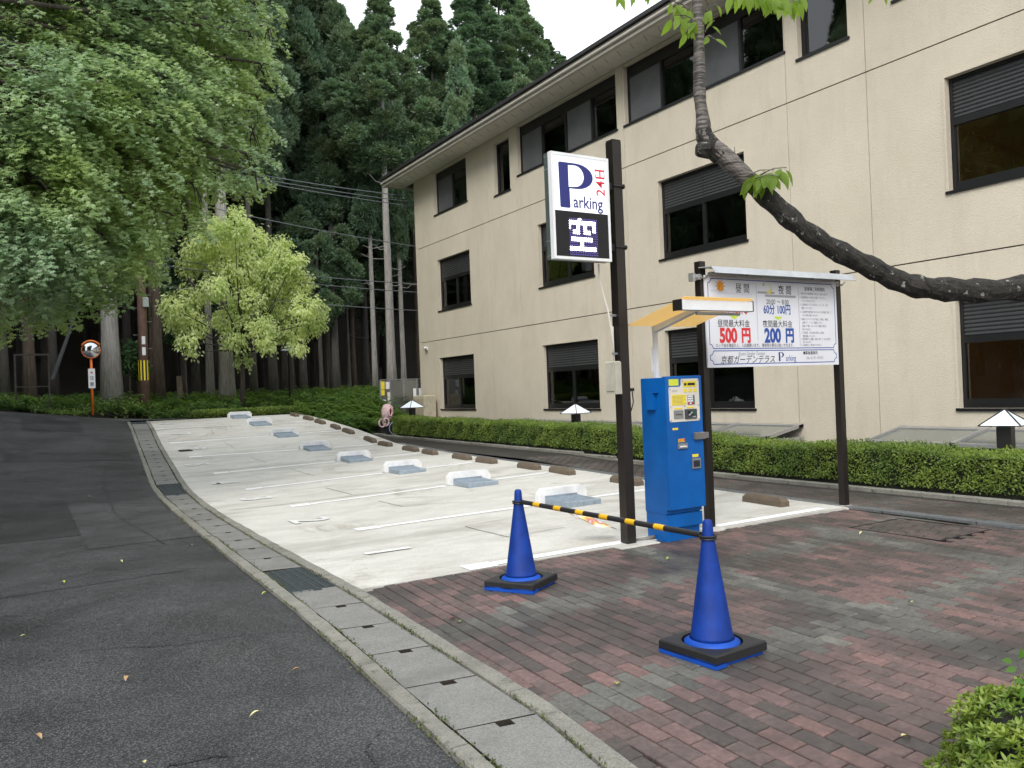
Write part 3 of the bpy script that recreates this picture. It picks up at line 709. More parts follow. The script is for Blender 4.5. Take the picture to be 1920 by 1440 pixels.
pn = MB(); pn.box(bx0+w_, bx1-w_, by0+.006, by0+.02, bz0+w_, zsplit); obj('display_panel', pn, mat('black_acrylic', (.006, .007, .012), .12, var=0), box)
W_ = bx1-bx0; H_ = bz1-bz0
def su(u): return bx0+u*W_
def sv(v): return bz1-v*H_
yf = by0+.0065
def poly(name, loops, y, m, parent, fill=True):
    """flat lettering shape from 2d loops (x,z), second loop is a hole"""
    cu = bpy.data.curves.new(name, 'CURVE'); cu.dimensions = '2D'; cu.fill_mode = 'BOTH'
    for lp in loops:
        s = cu.splines.new('POLY'); s.points.add(len(lp)-1); s.use_cyclic_u = True
        for i, (a, b) in enumerate(lp): s.points[i].co = (a, b, 0, 1)
    o = bpy.data.objects.new(name, cu); me = bpy.data.meshes.new_from_object(o); bpy.data.objects.remove(o); me.materials.clear(); me.materials.append(m); me.name = name
    q = link(name, me, parent, (0, y, 0)); q.rotation_euler = FRONT; return q
def bigP(x0, x1, z0, z1, m, y, parent, name='letter'):
    """serif-less tapered capital P: stem with a round bowl, counter cut out"""
    w, h = x1-x0, z1-z0; st = .30*w; o = []
    def arc(cx, cz, rx, rz, a0, a1, n=14): return [(cx+rx*math.cos(math.radians(a0+(a1-a0)*i/n)), cz+rz*math.sin(math.radians(a0+(a1-a0)*i/n))) for i in range(n+1)]
    zb = z1-.565*h
    outer = [(x0+.02*w, z0+.02*h), (x0+.05*w, z0), (x0+st-.02*w, z0), (x0+st+.01*w, z0+.02*h), (x0+st+.0*w, zb)]+arc(x0+.50*w, (z1+zb)/2, .5*w, (z1-zb)/2, -90, 90)+[(x0+.04*w, z1), (x0, z1-.02*h)]
    inner = [(x0+st-.02*w, z1-.055*h), (x0+st-.02*w, zb+.03*h)]+arc(x0+.46*w, (z1+zb)/2, .27*w, (z1-zb)/2-.045*h, -90, 90)
    return poly(name, [outer, inner], y, m, parent)
bigP(su(.125), su(.72), sv(.515), sv(.085), M['navy'], yf, box)
text('arking', .150, (su(.36), yf, sv(.455)), FRONT, M['navy'], box, 'LEFT', bold=.012, sx=.88, off=0)
o = text('24H', .135, (su(.86), yf, sv(.24)), (math.pi/2, -math.pi/2, 0), M['redprint'], box, bold=.012, sx=1.0, ls=1.1)
# serifs on the H of 24H
for a, b in ((.765, .130), (.765, .175), (.925, .130), (.925, .175)):
    q = MB(); q.box(su(a)-.004, su(a)+.004, yf-.0004, yf+.0006, sv(b)-.018, sv(b)+.018); obj('serif', q, M['redprint'], box)
LED = {0: [5, 6], 1: range(15), 2: range(15), 3: [0, 4, 5, 8, 9, 13, 14], 4: [0, 4, 5, 8, 9, 13, 14], 5: [2, 3, 4, 5, 8, 9, 10, 11, 13, 14], 6: [2, 3, 4, 5, 8, 9, 10, 11],
       8: range(1, 13), 9: range(1, 13), 10: [6, 7], 11: [6, 7], 12: range(15), 13: range(15)}
on, off_ = MB(), MB(); px0 = su(.285); pz0 = sv(.615); dxx = .0192; dzz = .0208
for r in range(16):
    for c_ in range(16):
        lit = c_ in LED.get(r, []); x = px0+c_*dxx; z = pz0-r*dzz; rr = .0083
        (on if lit else off_).add([(x+rr*math.cos(k*math.pi/3), by0+.0045, z+rr*math.sin(k*math.pi/3)) for k in range(6)], [(0, 1, 2, 3, 4, 5)])
stuff(obj('led_dots', on, mat('led_on', (.9, .9, 1), .3, var=0, emis=(.86, .82, 1), es=6), box)); stuff(obj('led_dots_dim', off_, mat('led_dim', (.05, .04, .2), .3, var=0, emis=(.20, .16, .5), es=.22), box))
mb = MB(); mb.tube([(-.2, .03, 2.57), (-.19, .03, 2.4), (-.12, .02, 2.15), (-.09, .0, 1.9), (-.085, 0, 1.68)], .009, 6); mb.tube([(-.07, .02, 2.0), (-.075, .02, 1.68)], .007, 6); obj('cable', mb, M['kerbwhite'] if 'kerbwhite' in M else M['cream'], t, smooth=True)
mb = MB()
for z in (2.1, 1.75): mb.box(-.10, -.05, -.012, .012, z-.01, z+.01)
obj('cable_clip', mb, M['steel'], t)
mb = MB(); mb.box(-.125, -.055, -.06, .09, 1.38, 1.68, c=.01); mb.box(-.135, -.126, -.04, .07, 1.41, 1.65); obj('junction_box', mb, mat('pale_beige_box', (.45, .43, .36), .5), t)
mb = MB(); mb.box(.05, .12, -.02, .02, 1.40, 1.43); mb.tube([(.11, 0, 1.4), (.12, 0, 1.3), (.09, 0, 1.22), (.05, 0, 1.2)], .006, 6); obj('bracket', mb, M['black'], t)

# ================================================================ PAYMENT MACHINE
t = thing('payment_machine', 'blue parking payment machine with cream keypad panel and yellow canopy', 'pay machine', (5.30, 5.75, 0))
mb = MB(); mb.box(-.21, .20, .04, .30, 0, .12); mb.box(-.215, .205, .03, .305, .12, .26); mb.box(-.22, -.0+.215, .012, .31, .26, 1.515, c=.004); obj('cabinet', mb, M['mblue'], t)
mb = MB(); mb.box(-.2, .21, -.0, .012, .27, 1.52); mb = MB(); mb.box(-.223, .222, -.035, .010, .30, 1.525, c=.006); door = obj('door', mb, M['mblue'], t)
mb = MB(); mb.box(-.215, .205, .0, .028, .13, .25); obj('kick_plate', mb, M['mblue'], t)
mb = MB(); mb.box(-.262, -.221, .10, .105+.09, 1.22, 1.385); mb.box(-.262, -.221, .06, .1, 1.375, 1.385); obj('side_handle', mb, M['mblue'], t)
yf = -.0365
def plate(name, x0, x1, z0, z1, m, y=yf, th=.004, par=None, r=0):
    q = MB(); q.box(x0, x1, y, y+th+.02, z0, z1); return obj(name, q, m, par or door)
dx = lambda px: -.223+.445*(px-388)/(990-388)          # from the close view of the panel
# cream panel with notch
pts = [(-.185, 1.415), (-.175, 1.425), (-.05, 1.425), (-.035, 1.44), (-.035, 1.485), (-.025, 1.497), (.175, 1.497), (.187, 1.485), (.187, 1.115), (.175, 1.103), (-.175, 1.103), (-.185, 1.115)]
q = MB(); q.prism([(a, yf-.002, b) for a, b in pts][::-1], (0, .004, 0)); pan = obj('control_panel', q, M['cream'], door)
y2 = yf-.0045
plate('notice', -.18, -.062, 1.437, 1.497, mat('lime_label', (.62, .68, .05), .5, var=.05), yf-.001)
def lp(name, x0, x1, z0, z1, m, y=y2): q = MB(); q.box(x0, x1, y, y+.003, z0, z1); return obj(name, q, m, pan)
# parts sit on the panel, but belong to the door (no fourth level)
def dp(name, x0, x1, z0, z1, m, y=y2, c=0): q = MB(); q.box(x0, x1, y, y+.0035, z0, z1); return obj(name, q, m, door)
dp('display_label', -.012, .155, 1.40+.02, 1.475, M['yellow']); dp('display', .002, .03, 1.435, 1.458, M['blackprint'], y2-.002); dp('display', .045, .135, 1.435, 1.458, M['blackprint'], y2-.002)
for k in range(3): dp('button_label', -.005+k*.062, .033+k*.062, 1.372, 1.403, M['yellow'])
text('PX-42F', .02, (-.115, y2-.001, 1.388), FRONT, M['greyprint'], door)
dp('instructions', -.155, .02, 1.255, 1.352, M['yellow'])
for k in range(7): dp('print_line', -.148, .012-.02*(k % 3), 1.338-k*.012, 1.341-k*.012, M['greyprint'], y2-.001)
dp('keypad', .038, .128, 1.255, 1.345, M['greyprint'])
for i in range(4):
    for j in range(4):
        m_ = M['redprint'] if (j == 3 and i in (0, 2)) else (mat('green_key', (.02, .16, .08), .5, var=0) if i == 3 else M['white'])
        x = .042+i*.0215; z = 1.325-j*.0215; q = MB(); q.box(x, x+.017, y2-.005, y2+.002, z, z+.015, c=.0); obj('key', q, m_, door)
dp('slot_label', -.128, -.035, 1.218, 1.232, M['yellow']); dp('slot_label', .025, .115, 1.222, 1.236, M['yellow'])
q = MB(); q.box(-.135, -.025, y2-.006, y2+.003, 1.135, 1.21); obj('ticket_slot', q, M['steel'], door); dp('slot', -.12, -.045, 1.165, 1.172, M['blackprint'], y2-.008)
q = MB(); q.box(-.003, .142, y2-.008, y2+.003, 1.125, 1.215); obj('coin_unit', q, mat('dark_grey_plastic', (.05, .06, .07), .4), door)
q = MB(); q.tube([(.035, y2-.012, 1.155), (.075, y2-.016, 1.185)], .009, 8); obj('coin_lever', q, M['steel'], door)
q = MB(); q.tube([(.045, y2-.008, 1.185), (.045, y2-.018, 1.185)], .015, 14); obj('dial', q, M['black'], door)
q = MB(); q.tube([(.10, y2-.008, 1.18), (.10, y2-.018, 1.18)], .02, 16); obj('lock_knob', q, mat('dark_green_knob', (.02, .09, .06), .4), door)
dp('coin_plate', .085, .125, 1.135, 1.148, M['alu'], y2-.01)
for a, b in ((-.172, 1.405), (-.172, 1.245), (-.172, 1.118), (.0, 1.245), (.172, 1.25), (.172, 1.118), (.172, 1.48), (-.02, 1.48)):
    q = MB(); q.tube([(a, y2-.004, b), (a, y2+.002, b)], .005, 8); obj('screw', q, M['steel'], door)
dp('price_label', -.155, -.09, 1.03, 1.048, M['yellow'], yf-.001)
dp('receipt_label', -.09, -.01, .915, .945, M['yellow'], yf-.001); text('領収書', .028, (-.05, yf-.003, .93), FRONT, M['redprint'], door, bold=.01)
q = MB(); q.box(-.105, .01, yf-.014, yf, .855, .905); obj('receipt_slot', q, M['steel'], door); dp('slot', -.088, -.002, .868, .88, M['white'], yf-.018)
dp('coin_label', .075, .15, .765, .792, M['yellow'], yf-.001)
q = MB(); q.box(.06, .165, yf-.014, yf, .66, .755); obj('coin_return', q, M['steel'], door); dp('coin_tray', .075, .15, .675, .735, mat('dark_tray', (.02, .025, .04), .3), yf-.0175)
q = MB(); q.box(.095, .225, yf-.028, yf, .93, .995, c=.008); q.box(.2, .27, yf-.024, yf-.002, .935, .99); obj('latch', q, mat('grey_latch', (.19, .185, .18), .45, .3), door)
# canopy
q = MB(); q.box(-.13, -.09, .19, .22, 1.51, 2.02); q.box(-.145, -.075, .225, .232, 1.58, 1.80); cp = obj('canopy_post', q, M['whiteplastic'], t)
q = MB(); q.add([(-.135, .22, 1.94), (-.085, .22, 1.94), (-.085, -.52, 2.125), (-.135, -.52, 2.125), (-.135, .22, 2.0), (-.085, .22, 2.0), (-.085, -.52, 2.16), (-.135, -.52, 2.16)], [(0, 1, 2, 3), (7, 6, 5, 4), (0, 4, 5, 1), (1, 5, 6, 2), (2, 6, 7, 3), (3, 7, 4, 0)]); obj('canopy_arm', q, M['whiteplastic'], t)
my, tn, bn = nodes('yellow_translucent_sheet'); bn.inputs['Base Color'].default_value = (.85, .62, .26, 1); bn.inputs['Roughness'].default_value = .25
tr = N(tn, 'ShaderNodeBsdfTranslucent'); tr.inputs[0].default_value = (1, .82, .48, 1); mx = N(tn, 'ShaderNodeMixShader'); mx.inputs[0].default_value = .6
tn.links.new(bn.outputs[0], mx.inputs[1]); tn.links.new(tr.outputs[0], mx.inputs[2]); tn.links.new(mx.outputs[0], tn.nodes['Material Output'].inputs[0])
q = MB(); xa, xb = -.43, .40
q.prism([(xa, .22, 2.005), (xa, -.56, 2.185), (xa, -.56, 2.191), (xa, .22, 2.011)], (xb-xa, 0, 0)); obj('canopy_sheet', q, my, t)
q = MB(); q.box(xa-.02, xb, -.54, -.44, 2.08, 2.165); lampf = obj('lamp_fitting', q, M['white'], t)
q = MB(); q.box(xa-.03, xa-.021, -.545, -.435, 2.075, 2.17); q.box(xb+.001, xb+.008, -.545, -.435, 2.075, 2.17); obj('lamp_end', q, M['black'], lampf)
q = MB(); q.tube([(-.24, -.49, 2.055), (.28, -.49, 2.055)], .014, 10); obj('tube', q, M['alu'], lampf)
q = MB(); q.tube([(.26, .12, -.01), (.262, .12, .06), (.25, .11, .13), (.26, .06, .19), (.24, .10, .24), (.215, .14, .27)], .018, 10); obj('conduit', q, M['cream'], t, smooth=True)
q = MB(); q.tube([(-.22, .2, .03), (-.32, .22, .02), (-.45, .25, .012)], .02, 8); obj('conduit', q, M['kerb'], t, smooth=True)

# ================================================================ PRICE BOARD
t = thing('price_board', 'white parking tariff board with a lamp hood between two dark posts', 'notice board', (6.9, 6.03, 0))
for x in (-1.03, 1.03):
    q = MB(); q.box(x-.038, x+.038, -.038, .038, -.02, 2.66, c=.003); obj('post', q, M['post'], t)
    q = MB(); q.lathe([(.16, -.02), (.155, .012), (.10, .02), (.05, .024)], x, 0, 14); obj('footing', q, M['lot'], t)
bw0, bw1, bz0, bz1 = -1.03, .955, 1.60, 2.52; y0 = -.062
q = MB(); q.box(bw0, bw1, y0, y0+.018, bz0, bz1); brd = obj('board', q, mat('white_board', (.70, .71, .76), .4, var=.03, scale=2), t)
W2, H2 = bw1-bw0, bz1-bz0; yb = y0-.0015
def bu(u): return bw0+u*W2
def bv(v): return bz1-v*H2
def bt(s, size, u_, v_, m, **k): return text(s, size, (bu(u_), yb, bv(v_)), FRONT, m, brd, **k)
def line(u0, v0, u1, v1, m, w=.004, name='rule'):
    a, b = Vector((bu(u0), 0, bv(v0))), Vector((bu(u1), 0, bv(v1))); d = (b-a).normalized(); n = Vector((-d.z, 0, d.x))*w/2
    return [tuple((p+Vector((0, yb, 0)))) for p in (a-n, b-n, b+n, a+n)]
def outline(v0, v1, u0=.018, u1=.982, r=.022, top=True):
    pts = []; ry = r*W2/H2
    def c(cu_, cv, a0, a1): return [(cu_+r*math.cos(math.radians(a0+(a1-a0)*i/5)), cv+ry*math.sin(math.radians(a0+(a1-a0)*i/5))) for i in range(6)]
    pts += c(u0, v0, 90, 0)+c(u1, v0, 180, 90)+c(u1, v1, 270, 180)+c(u0, v1, 0, -90)
    return pts
for (v0, v1) in ((.035, .795), (.82, .965)):
    for off, wd in ((0, .0085),):
        pts = outline(v0, v1); q = MB()
        for i in range(len(pts)):
            a, b = pts[i], pts[(i+1) % len(pts)]; q.add(line(a[0], a[1], b[0], b[1], None, wd), [(0, 1, 2, 3)])
        obj('border', q, M['blueprint'], brd)
for u_, v0, v1 in ((.362, .08, .70), (.685, .08, .775)):
    q = MB(); q.add(line(u_, v0, u_, v1, None, .004), [(0, 1, 2, 3)]); obj('rule', q, M['greyprint'], brd)
bt('昼 間', .105, .262, .135, M['blackprint'], bold=.004, sx=.85); bt('夜 間', .105, .580, .135, M['blackprint'], bold=.004, sx=.85)
bt('8:00 ～ 20:00', .074, .20, .27, M['blackprint'], sx=.85); bt('20:00 ～ 8:00', .074, .52, .27, M['blackprint'], sx=.85)
bt('30分 100円', .118, .185, .365, M['redprint'], bold=.022, sx=.74); bt('60分 100円', .118, .515, .36, M['blueprint'], bold=.022, sx=.74)
for u_ in (.195, .52):
    q = MB(); q.add([(bu(u_-.034), yb, bv(.435)), (bu(u_), yb, bv(.475)), (bu(u_+.034), yb, bv(.435))], [(0, 1, 2)]); obj('arrow', q, M['green'], brd)
bt('昼間最大料金', .080, .19, .525, M['blackprint'], bold=.002, sx=.95); bt('夜間最大料金', .080, .515, .525, M['blackprint'], bold=.002, sx=.95)
bt('500', .20, .148, .66, M['redprint'], bold=.045, sx=.82); bt('円', .165, .275, .66, M['redprint'], bold=.045, sx=.85)
bt('200', .20, .473, .66, M['blueprint'], bold=.045, sx=.82); bt('円', .165, .605, .66, M['blueprint'], bold=.045, sx=.85)
bt('ロック後を確認の上、入出庫願います。 事故等の責任は負いかねます。', .042, .35, .765, M['blackprint'], sx=.86)
bt('京都ガーデンテラス', .088, .285, .925, M['blackprint'], bold=.004, sx=1.0, shear=.2); bt('Kyoto Garden Terrace', .055, .31, .855, M['greyprint'], shear=.35, sx=.75)
bigP(bu(.512), bu(.553), bv(.945), bv(.842), M['navy'], yb, brd); bt('arking', .09, .607, .915, M['blueprint'], sx=.72)
bt('■緊急連絡先', .040, .765, .857, M['blackprint'], bold=.01); bt('06-6191-0955', .046, .80, .915, M['greyprint'], ls=1.25, sx=.85)
bt('駐車場ご利用規約', .046, .82, .105, M['blackprint'], bold=.006, sx=.9)
RULES = ['1. 駐車できる車両制限（高さ2m・幅1.9m以下）', '2. 料金精算後５分以内に出庫してください。', '    フラップがおこります。', '3. 入出庫時はフラップが下がったことを、必ず', '    確認してください。',
         '4. 入出庫時や場内等におけるいかなる事故に関して', '    一切の責任を負いかねます。', '5. 機械などのトラブルが発生した場合、無理に', '    出庫せず、すぐにご連絡ください。', '    施設の不備によるいかなる損害も責任を', '    負いかねます。',
         '6. 不正駐車、不正出庫を発見した場合、', '    警察通報いたします。', '7. 駐車場内での盗難・衝突に関して一切の責任を', '    負いかねます。', '8. 24時間以上の駐車はできません。']
vv = [.165, .215, .255, .315, .355, .42, .46, .525, .565, .605, .645, .70, .735, .745, .745, .745]
vv = [.16, .205, .245, .29, .33, .375, .415, .46, .50, .54, .58, .62, .66, .695, .73, .765]
for s, v_ in zip(RULES, vv): bt(s, .0275, .695, v_, M['greyprint'], align='LEFT', sx=.80, res=1)
# sun, moon, clouds
q = MB(); cx, cz = bu(.105), bv(.115)
for k in range(10):
    a = 2*math.pi*k/10; q.add([(cx+.075*math.cos(a), yb, cz+.094*math.sin(a)*.8), (cx+.04*math.cos(a+.2), yb, cz+.04*math.sin(a+.2)), (cx+.04*math.cos(a-.2), yb, cz+.04*math.sin(a-.2))], [(0, 1, 2)])
obj('sun_rays', q, M['orange'], brd)
q = MB(); q.add([(cx+.045*math.cos(k*math.pi/12), yb-.0006, cz+.052*math.sin(k*math.pi/12)) for k in range(24)], [tuple(range(24))]); obj('sun_disc', q, mat('sun_orange', (.8, .32, .02), .5, var=.3, scale=25), brd)
def cloud(u0, u1, v, h, name='cloud', m=None, dy=0):
    q = MB(); n = 6; a, b, z = bu(u0), bu(u1), bv(v); r = h/2
    pts = [(b-r+r*math.cos(math.radians(-90+180*i/n)), z+r*math.sin(math.radians(-90+180*i/n))) for i in range(n+1)]+[(a+r+r*math.cos(math.radians(90+180*i/n)), z+r*math.sin(math.radians(90+180*i/n))) for i in range(n+1)]
    q.add([(x, yb+dy, zz) for x, zz in pts], [tuple(range(len(pts)))]); return obj(name, q, m, brd)
cg = mat('cloud_grey', (.33, .33, .35), .5, var=0); cw = mat('cloud_pale', (.62, .63, .70), .5, var=0)
cloud(.37, .50, .165, .022, m=cg); cloud(.425, .665, .20, .024, m=cg, dy=-.0003); cloud(.03, .15, .165, .018, m=cw); cloud(.08, .33, .19, .014, m=cw, dy=-.0003)
cx, cz = bu(.455), bv(.115); o_, i_ = [], []
pts = [(cx+.05*math.cos(math.radians(a)), cz+.058*math.sin(math.radians(a))) for a in range(-150, 95, 12)]+[(cx-.018+.052*math.cos(math.radians(a)), cz+.012+.052*math.sin(math.radians(a))) for a in range(80, -121, -12)]
poly('moon', [pts], yb-.0006, mat('moon_yellow', (.75, .66, .08), .5, var=0), brd)
cx, cz = bu(.418), bv(.075); poly('star', [[(cx+(.022 if k % 2 == 0 else .010)*math.sin(k*math.pi/5), cz+(.022 if k % 2 == 0 else .010)*math.cos(k*math.pi/5)) for k in range(10)]], yb-.0006, mat('star_olive', (.5, .5, .05), .5, var=0), brd)
# hood lamp
q = MB(); q.prism([(-1.07, y0-.19, 2.515), (-1.07, y0-.14, 2.585), (-1.07, y0+.04, 2.60), (-1.07, y0+.04, 2.59), (-1.07, y0-.135, 2.575), (-1.07, y0-.185, 2.512)], (2.13, 0, 0)); obj('lamp_hood', q, mat('hood_grey', (.50, .53, .56), .35, .3, var=.08), t)
q = MB(); q.box(-.99, -.6, y0-.06, y0-.005, 2.515, 2.545); q.box(-.6, .9, y0-.04, y0-.002, 2.52, 2.55); hd = obj('lamp_housing', q, M['alu'], t)
for x in (-.55, .45): q = MB(); q.tube([(x, y0-.09, 2.56), (x+.03, y0-.08, 2.53)], .016, 8); obj('lamp_joint', q, M['black'], hd)
for x, s in ((-1.09, -1), (1.0, 1)):
    q = MB(); q.tube([(x, -.06, 2.50), (x, .0, 2.50)], .028, 12); q.tube([(x, -.06, 2.5), (x+.05, -.07, 2.485), (x+.12, -.06, 2.53)], .009, 8); q.box(x-.07, x-.03, -.03, .03, 2.46, 2.54); obj('cable_joint', q, M['alu'], t)
# ================================================================ CONES AND BAR
def cone(x, y, z, rz, label):
    t = thing('traffic_cone', label, 'traffic cone', (x, y, z), rz, 'blue cones joined by a striped bar')
    q = MB(); q.box(-.185, .185, -.185, .185, 0, .018, c=.006); q.box(-.2, -.12, -.2, .2, .0, .03); obj('base_plate', q, M['conelight'], t)
    q = MB(); prof = [(.150, .02), (.150, .064), (.128, .074), (.120, .085), (.112, .10), (.030, .64), (.029, .66), (.026, .70), (.020, .712), (.006, .716)]
    q.lathe(prof[3:], 0, 0, 40); obj('body', q, M['cone'], t, smooth=True)
    q = MB(); q.lathe([(.148, .02), (.148, .066), (.126, .076), (.118, .086)], 0, 0, 40); obj('flange', q, M['conelight'], t, smooth=True)
    # weight: square rubber plate with a round hole
    q = MB(); n = 40; R, r = .2, .162; V = []
    for k in range(n):
        a = 2*math.pi*(k+.5)/n; c, s = math.cos(a), math.sin(a); kk = R/max(abs(c), abs(s))
        V += [(c*kk, s*kk, .02), (c*kk, s*kk, .062), (c*(kk-.008), s*(kk-.008), .070), (c*r, s*r, .070), (c*r, s*r, .02)]
    # snap corners
    fs = []
    for k in range(n):
        j = (k+1) % n; fs += [(k*5+i, j*5+i, j*5+i+1, k*5+i+1) for i in range(4)]+[(k*5+4, j*5+4, j*5, k*5)]
    for k in range(0, n):
        a = 2*math.pi*(k+.5)/n
        if abs(abs(math.cos(a))-abs(math.sin(a))) < .12:
            sx, sy = math.copysign(1, math.cos(a)), math.copysign(1, math.sin(a))
            V[k*5] = (sx*R, sy*R, .02); V[k*5+1] = (sx*R, sy*R, .062); V[k*5+2] = (sx*(R-.008), sy*(R-.008), .07)
    q.add(V, fs); q.box(-.186, .186, -.186, .186, -.0+.019, .0195); wt = obj('weight', q, M['rubber'], t)
    q = MB(); q.tube([(.165, .165, .0695), (.165, .165, .0712)], .016, 14); q.tube([(.165, .165, .071), (.165, .165, .0722)], .009, 10); obj('embossed_mark', q, M['black'], wt)
    q = MB(); pr = [(.036, .612), (.044, .609), (.046, .612), (.044, .617), (.036, .617)]; q.lathe(pr, 0, 0, 28); obj('bar_ring', q, M['rubber'], t)
    return t
c1 = ond(1341, 1212, 4.38); c2 = ond(977, 1090, 6.15)
c1 = np.array([3.165, 3.27, 0]); c2 = np.array([3.165, 5.22, 0])
cone(c1[0], c1[1], 0.002, math.radians(4), 'near blue traffic cone on a black weight, right end of the striped bar')
cone(c2[0], c2[1], 0.002, math.radians(30), 'far blue traffic cone on a black weight beside the white stall line')
t = thing('cone_bar', 'black bar with narrow yellow bands joining the two blue cones', 'barrier bar', (0, 0, 0))
a = Vector((c2[0], c2[1], .628)); b = Vector((c1[0], c1[1], .628)); d = (b-a).normalized(); L = (b-a).length
q = MB(); q.tube([a+d*.05, b-d*.05], .0165, 14); obj('tube', q, M['rubber'], t, smooth=False)
for k in range(6):
    s = .22+k*.262*(L-.1)/1.86
    if s < L-.2: q = MB(); q.tube([a+d*s, a+d*(s+.085)], .0172, 14); obj('yellow_band', q, mat('yellow_reflective', (.72, .40, .01), .4, var=.1) if k == 0 else M['yb'], t); M['yb'] = bpy.data.materials['yellow_reflective']
for p in (a, b):
    q = MB()
    for k in range(20):
        aa, bb = 2*math.pi*k/20, 2*math.pi*(k+1)/20; q.tube([p+Vector((.042*math.cos(aa), .042*math.sin(aa), 0)), p+Vector((.042*math.cos(bb), .042*math.sin(bb), 0))], .006, 6)
    obj('end_ring', q, M['rubber'], t)
# sheet lying behind the bar
p0 = gp(1075, 968); 
t = thing('plastic_sheet', 'crumpled yellow, red and white printed sheet blowing below the bar at the dark post', 'sheet', (4.72, 6.2, 0))
q = MB(); n = 10
def shp(u_, v_): return (-.38+u_*.46, -.05+v_*.16+.03*math.sin(u_*6), .26-.16*u_+.02*math.sin(u_*9+v_*3)+v_*.05)
q.add([shp(i/n, j/3) for j in range(4) for i in range(n+1)], [(j*(n+1)+i, j*(n+1)+i+1, (j+1)*(n+1)+i+1, (j+1)*(n+1)+i) for j in range(3) for i in range(n)])
ms, tn, bn = nodes('printed_sheet'); vr = noise(tn, 7, 2); tn.links.new(ramp(tn, vr, [(.46, (.62, .62, .64)), (.52, (.75, .62, .15)), (.58, (.6, .3, .12)), (.62, (.5, .1, .08)), (.68, (.62, .6, .6))]), bn.inputs['Base Color'])
obj('sheet', q, ms, t, smooth=True)

# ================================================================ WHEEL STOPS AND FLAP LOCKS
ORD = ['first', 'second', 'third', 'fourth', 'fifth', 'sixth', 'seventh', 'eighth', 'ninth', 'tenth']
def stop_mesh():
    q = MB(); L, w, h = .3, .065, .10
    base = [(-w, -L), (w, -L), (w, L), (-w, L)]; V = [(x, y, 0) for x, y in base]+[(x*.96, y, h*.6) for x, y in base]+[(x*.72, y*.86, h) for x, y in base]
    q.add(V, [(0, 1, 5, 4), (1, 2, 6, 5), (2, 3, 7, 6), (3, 0, 4, 7), (4, 5, 9, 8), (5, 6, 10, 9), (6, 7, 11, 10), (7, 4, 8, 11), (8, 9, 10, 11), (3, 2, 1, 0)]); return mesh('wheel_stop', q, M['stop'])
smsh = stop_mesh()
stops = [(6.62, 0, 'near'), (8.0, 0, 'far'), (9.35, 1, 'near'), (10.75, 1, 'far'), (11.75, 2, 'near'), (13.1, 2, 'far'), (14.1, 3, 'near'), (15.2, 3, 'far'), (16.45, 4, 'near'), (17.55, 4, 'far'), (18.95, 5, 'near'), (20.0, 5, 'far'),
         (21.45, 6, 'near'), (22.6, 6, 'far'), (23.9, 7, 'near'), (25.2, 7, 'far')]
obs = [(1435, 948), (1175, 911), (1054, 892), (992, 882), (912, 868), (866, 861), (806, 854), (770, 848), (722, 832), (694, 825), (653, 808), (629, 801), (600, 790), (578, 785), (552, 778)]
SP = []
for px, py in obs:
    p = gp(px, py); Y = float(np.clip(p[1], 6, 26)); q = onx(px, py, 7.38); SP.append(float(q[1]))
# even the spacing where the picture is too shallow to read
for i, Y in enumerate(SP):
    x = 7.38; z = float(zlot(np.array(x), np.array(Y)))
    o = tag(link('wheel_stop', smsh, None, (x, Y, z), math.radians(R_.uniform(-3, 3))), '%s brown concrete wheel stop counting from the price board towards the forest' % (ORD+['eleventh', 'twelfth', 'thirteenth', 'fourteenth', 'fifteenth'])[i], 'wheel stop', 'wheel stops along the back of the stalls')
    sl_ = float(zlot(np.array(x), np.array(Y+.3))-zlot(np.array(x), np.array(Y-.3)))/.6; o.rotation_euler[0] = math.atan(sl_)
M['flap'] = mat('blue_grey_flap', (.30, .36, .42), .5, .2, var=.12, scale=12)
M['house'] = mat('scuffed_white_housing', (.78, .78, .78), .5, var=.12, scale=5, bmp=.1)
def flaplock(label):
    t = thing('flap_lock', label, 'wheel lock', (0, 0, 0), 0, 'flap locks in the middle of the stall lines')
    q = MB(); L = .35; pr = [(-L, 0), (L, 0), (L, .12), (L-.05, .185), (-L+.06, .185), (-L, .12)]
    q.prism([(a, -.06, b) for a, b in pr], (0, .12, 0)); obj('housing', q, M['house'], t)
    q = MB(); q.box(-L-.012, -L-.001, -.05, .05, .005, .11); obj('end_plate', q, M['white'], t)
    q = MB(); fx0, fx1 = -L+.06, L-.14; q.add([(fx0, -.061, .075), (fx1, -.061, .075), (fx1, -.50, .06), (fx0, -.50, .06), (fx0, -.061, .0), (fx1, -.061, .0), (fx1, -.50, .0), (fx0, -.50, .0)], [(0, 3, 2, 1), (0, 4, 7, 3), (3, 7, 6, 2), (2, 6, 5, 1)])
    for k in range(10): x = fx0+.03+k*(fx1-fx0-.06)/9; q.add([(x-.008, -.07, .081), (x+.008, -.07, .081), (x+.008, -.48, .066), (x-.008, -.48, .066), (x-.008, -.07, .07), (x+.008, -.07, .07), (x+.008, -.48, .058), (x-.008, -.48, .058)], [(0, 3, 2, 1), (0, 4, 7, 3), (1, 2, 6, 5)])
    q.box(fx0, fx1, -.54, -.501, 0, .072, c=.006); q.box(fx0+.0, fx1-.02, -.075, -.062, .076, .10); obj('flap', q, M['flap'], t)
    for a in (0, .16): q = MB(); q.tube([(fx1-.10-a, -.546, .035), (fx1-.10-a, -.541, .035)], .014, 10); obj('bolt_cover', q, M['steel'], t)
    return t
fl = None
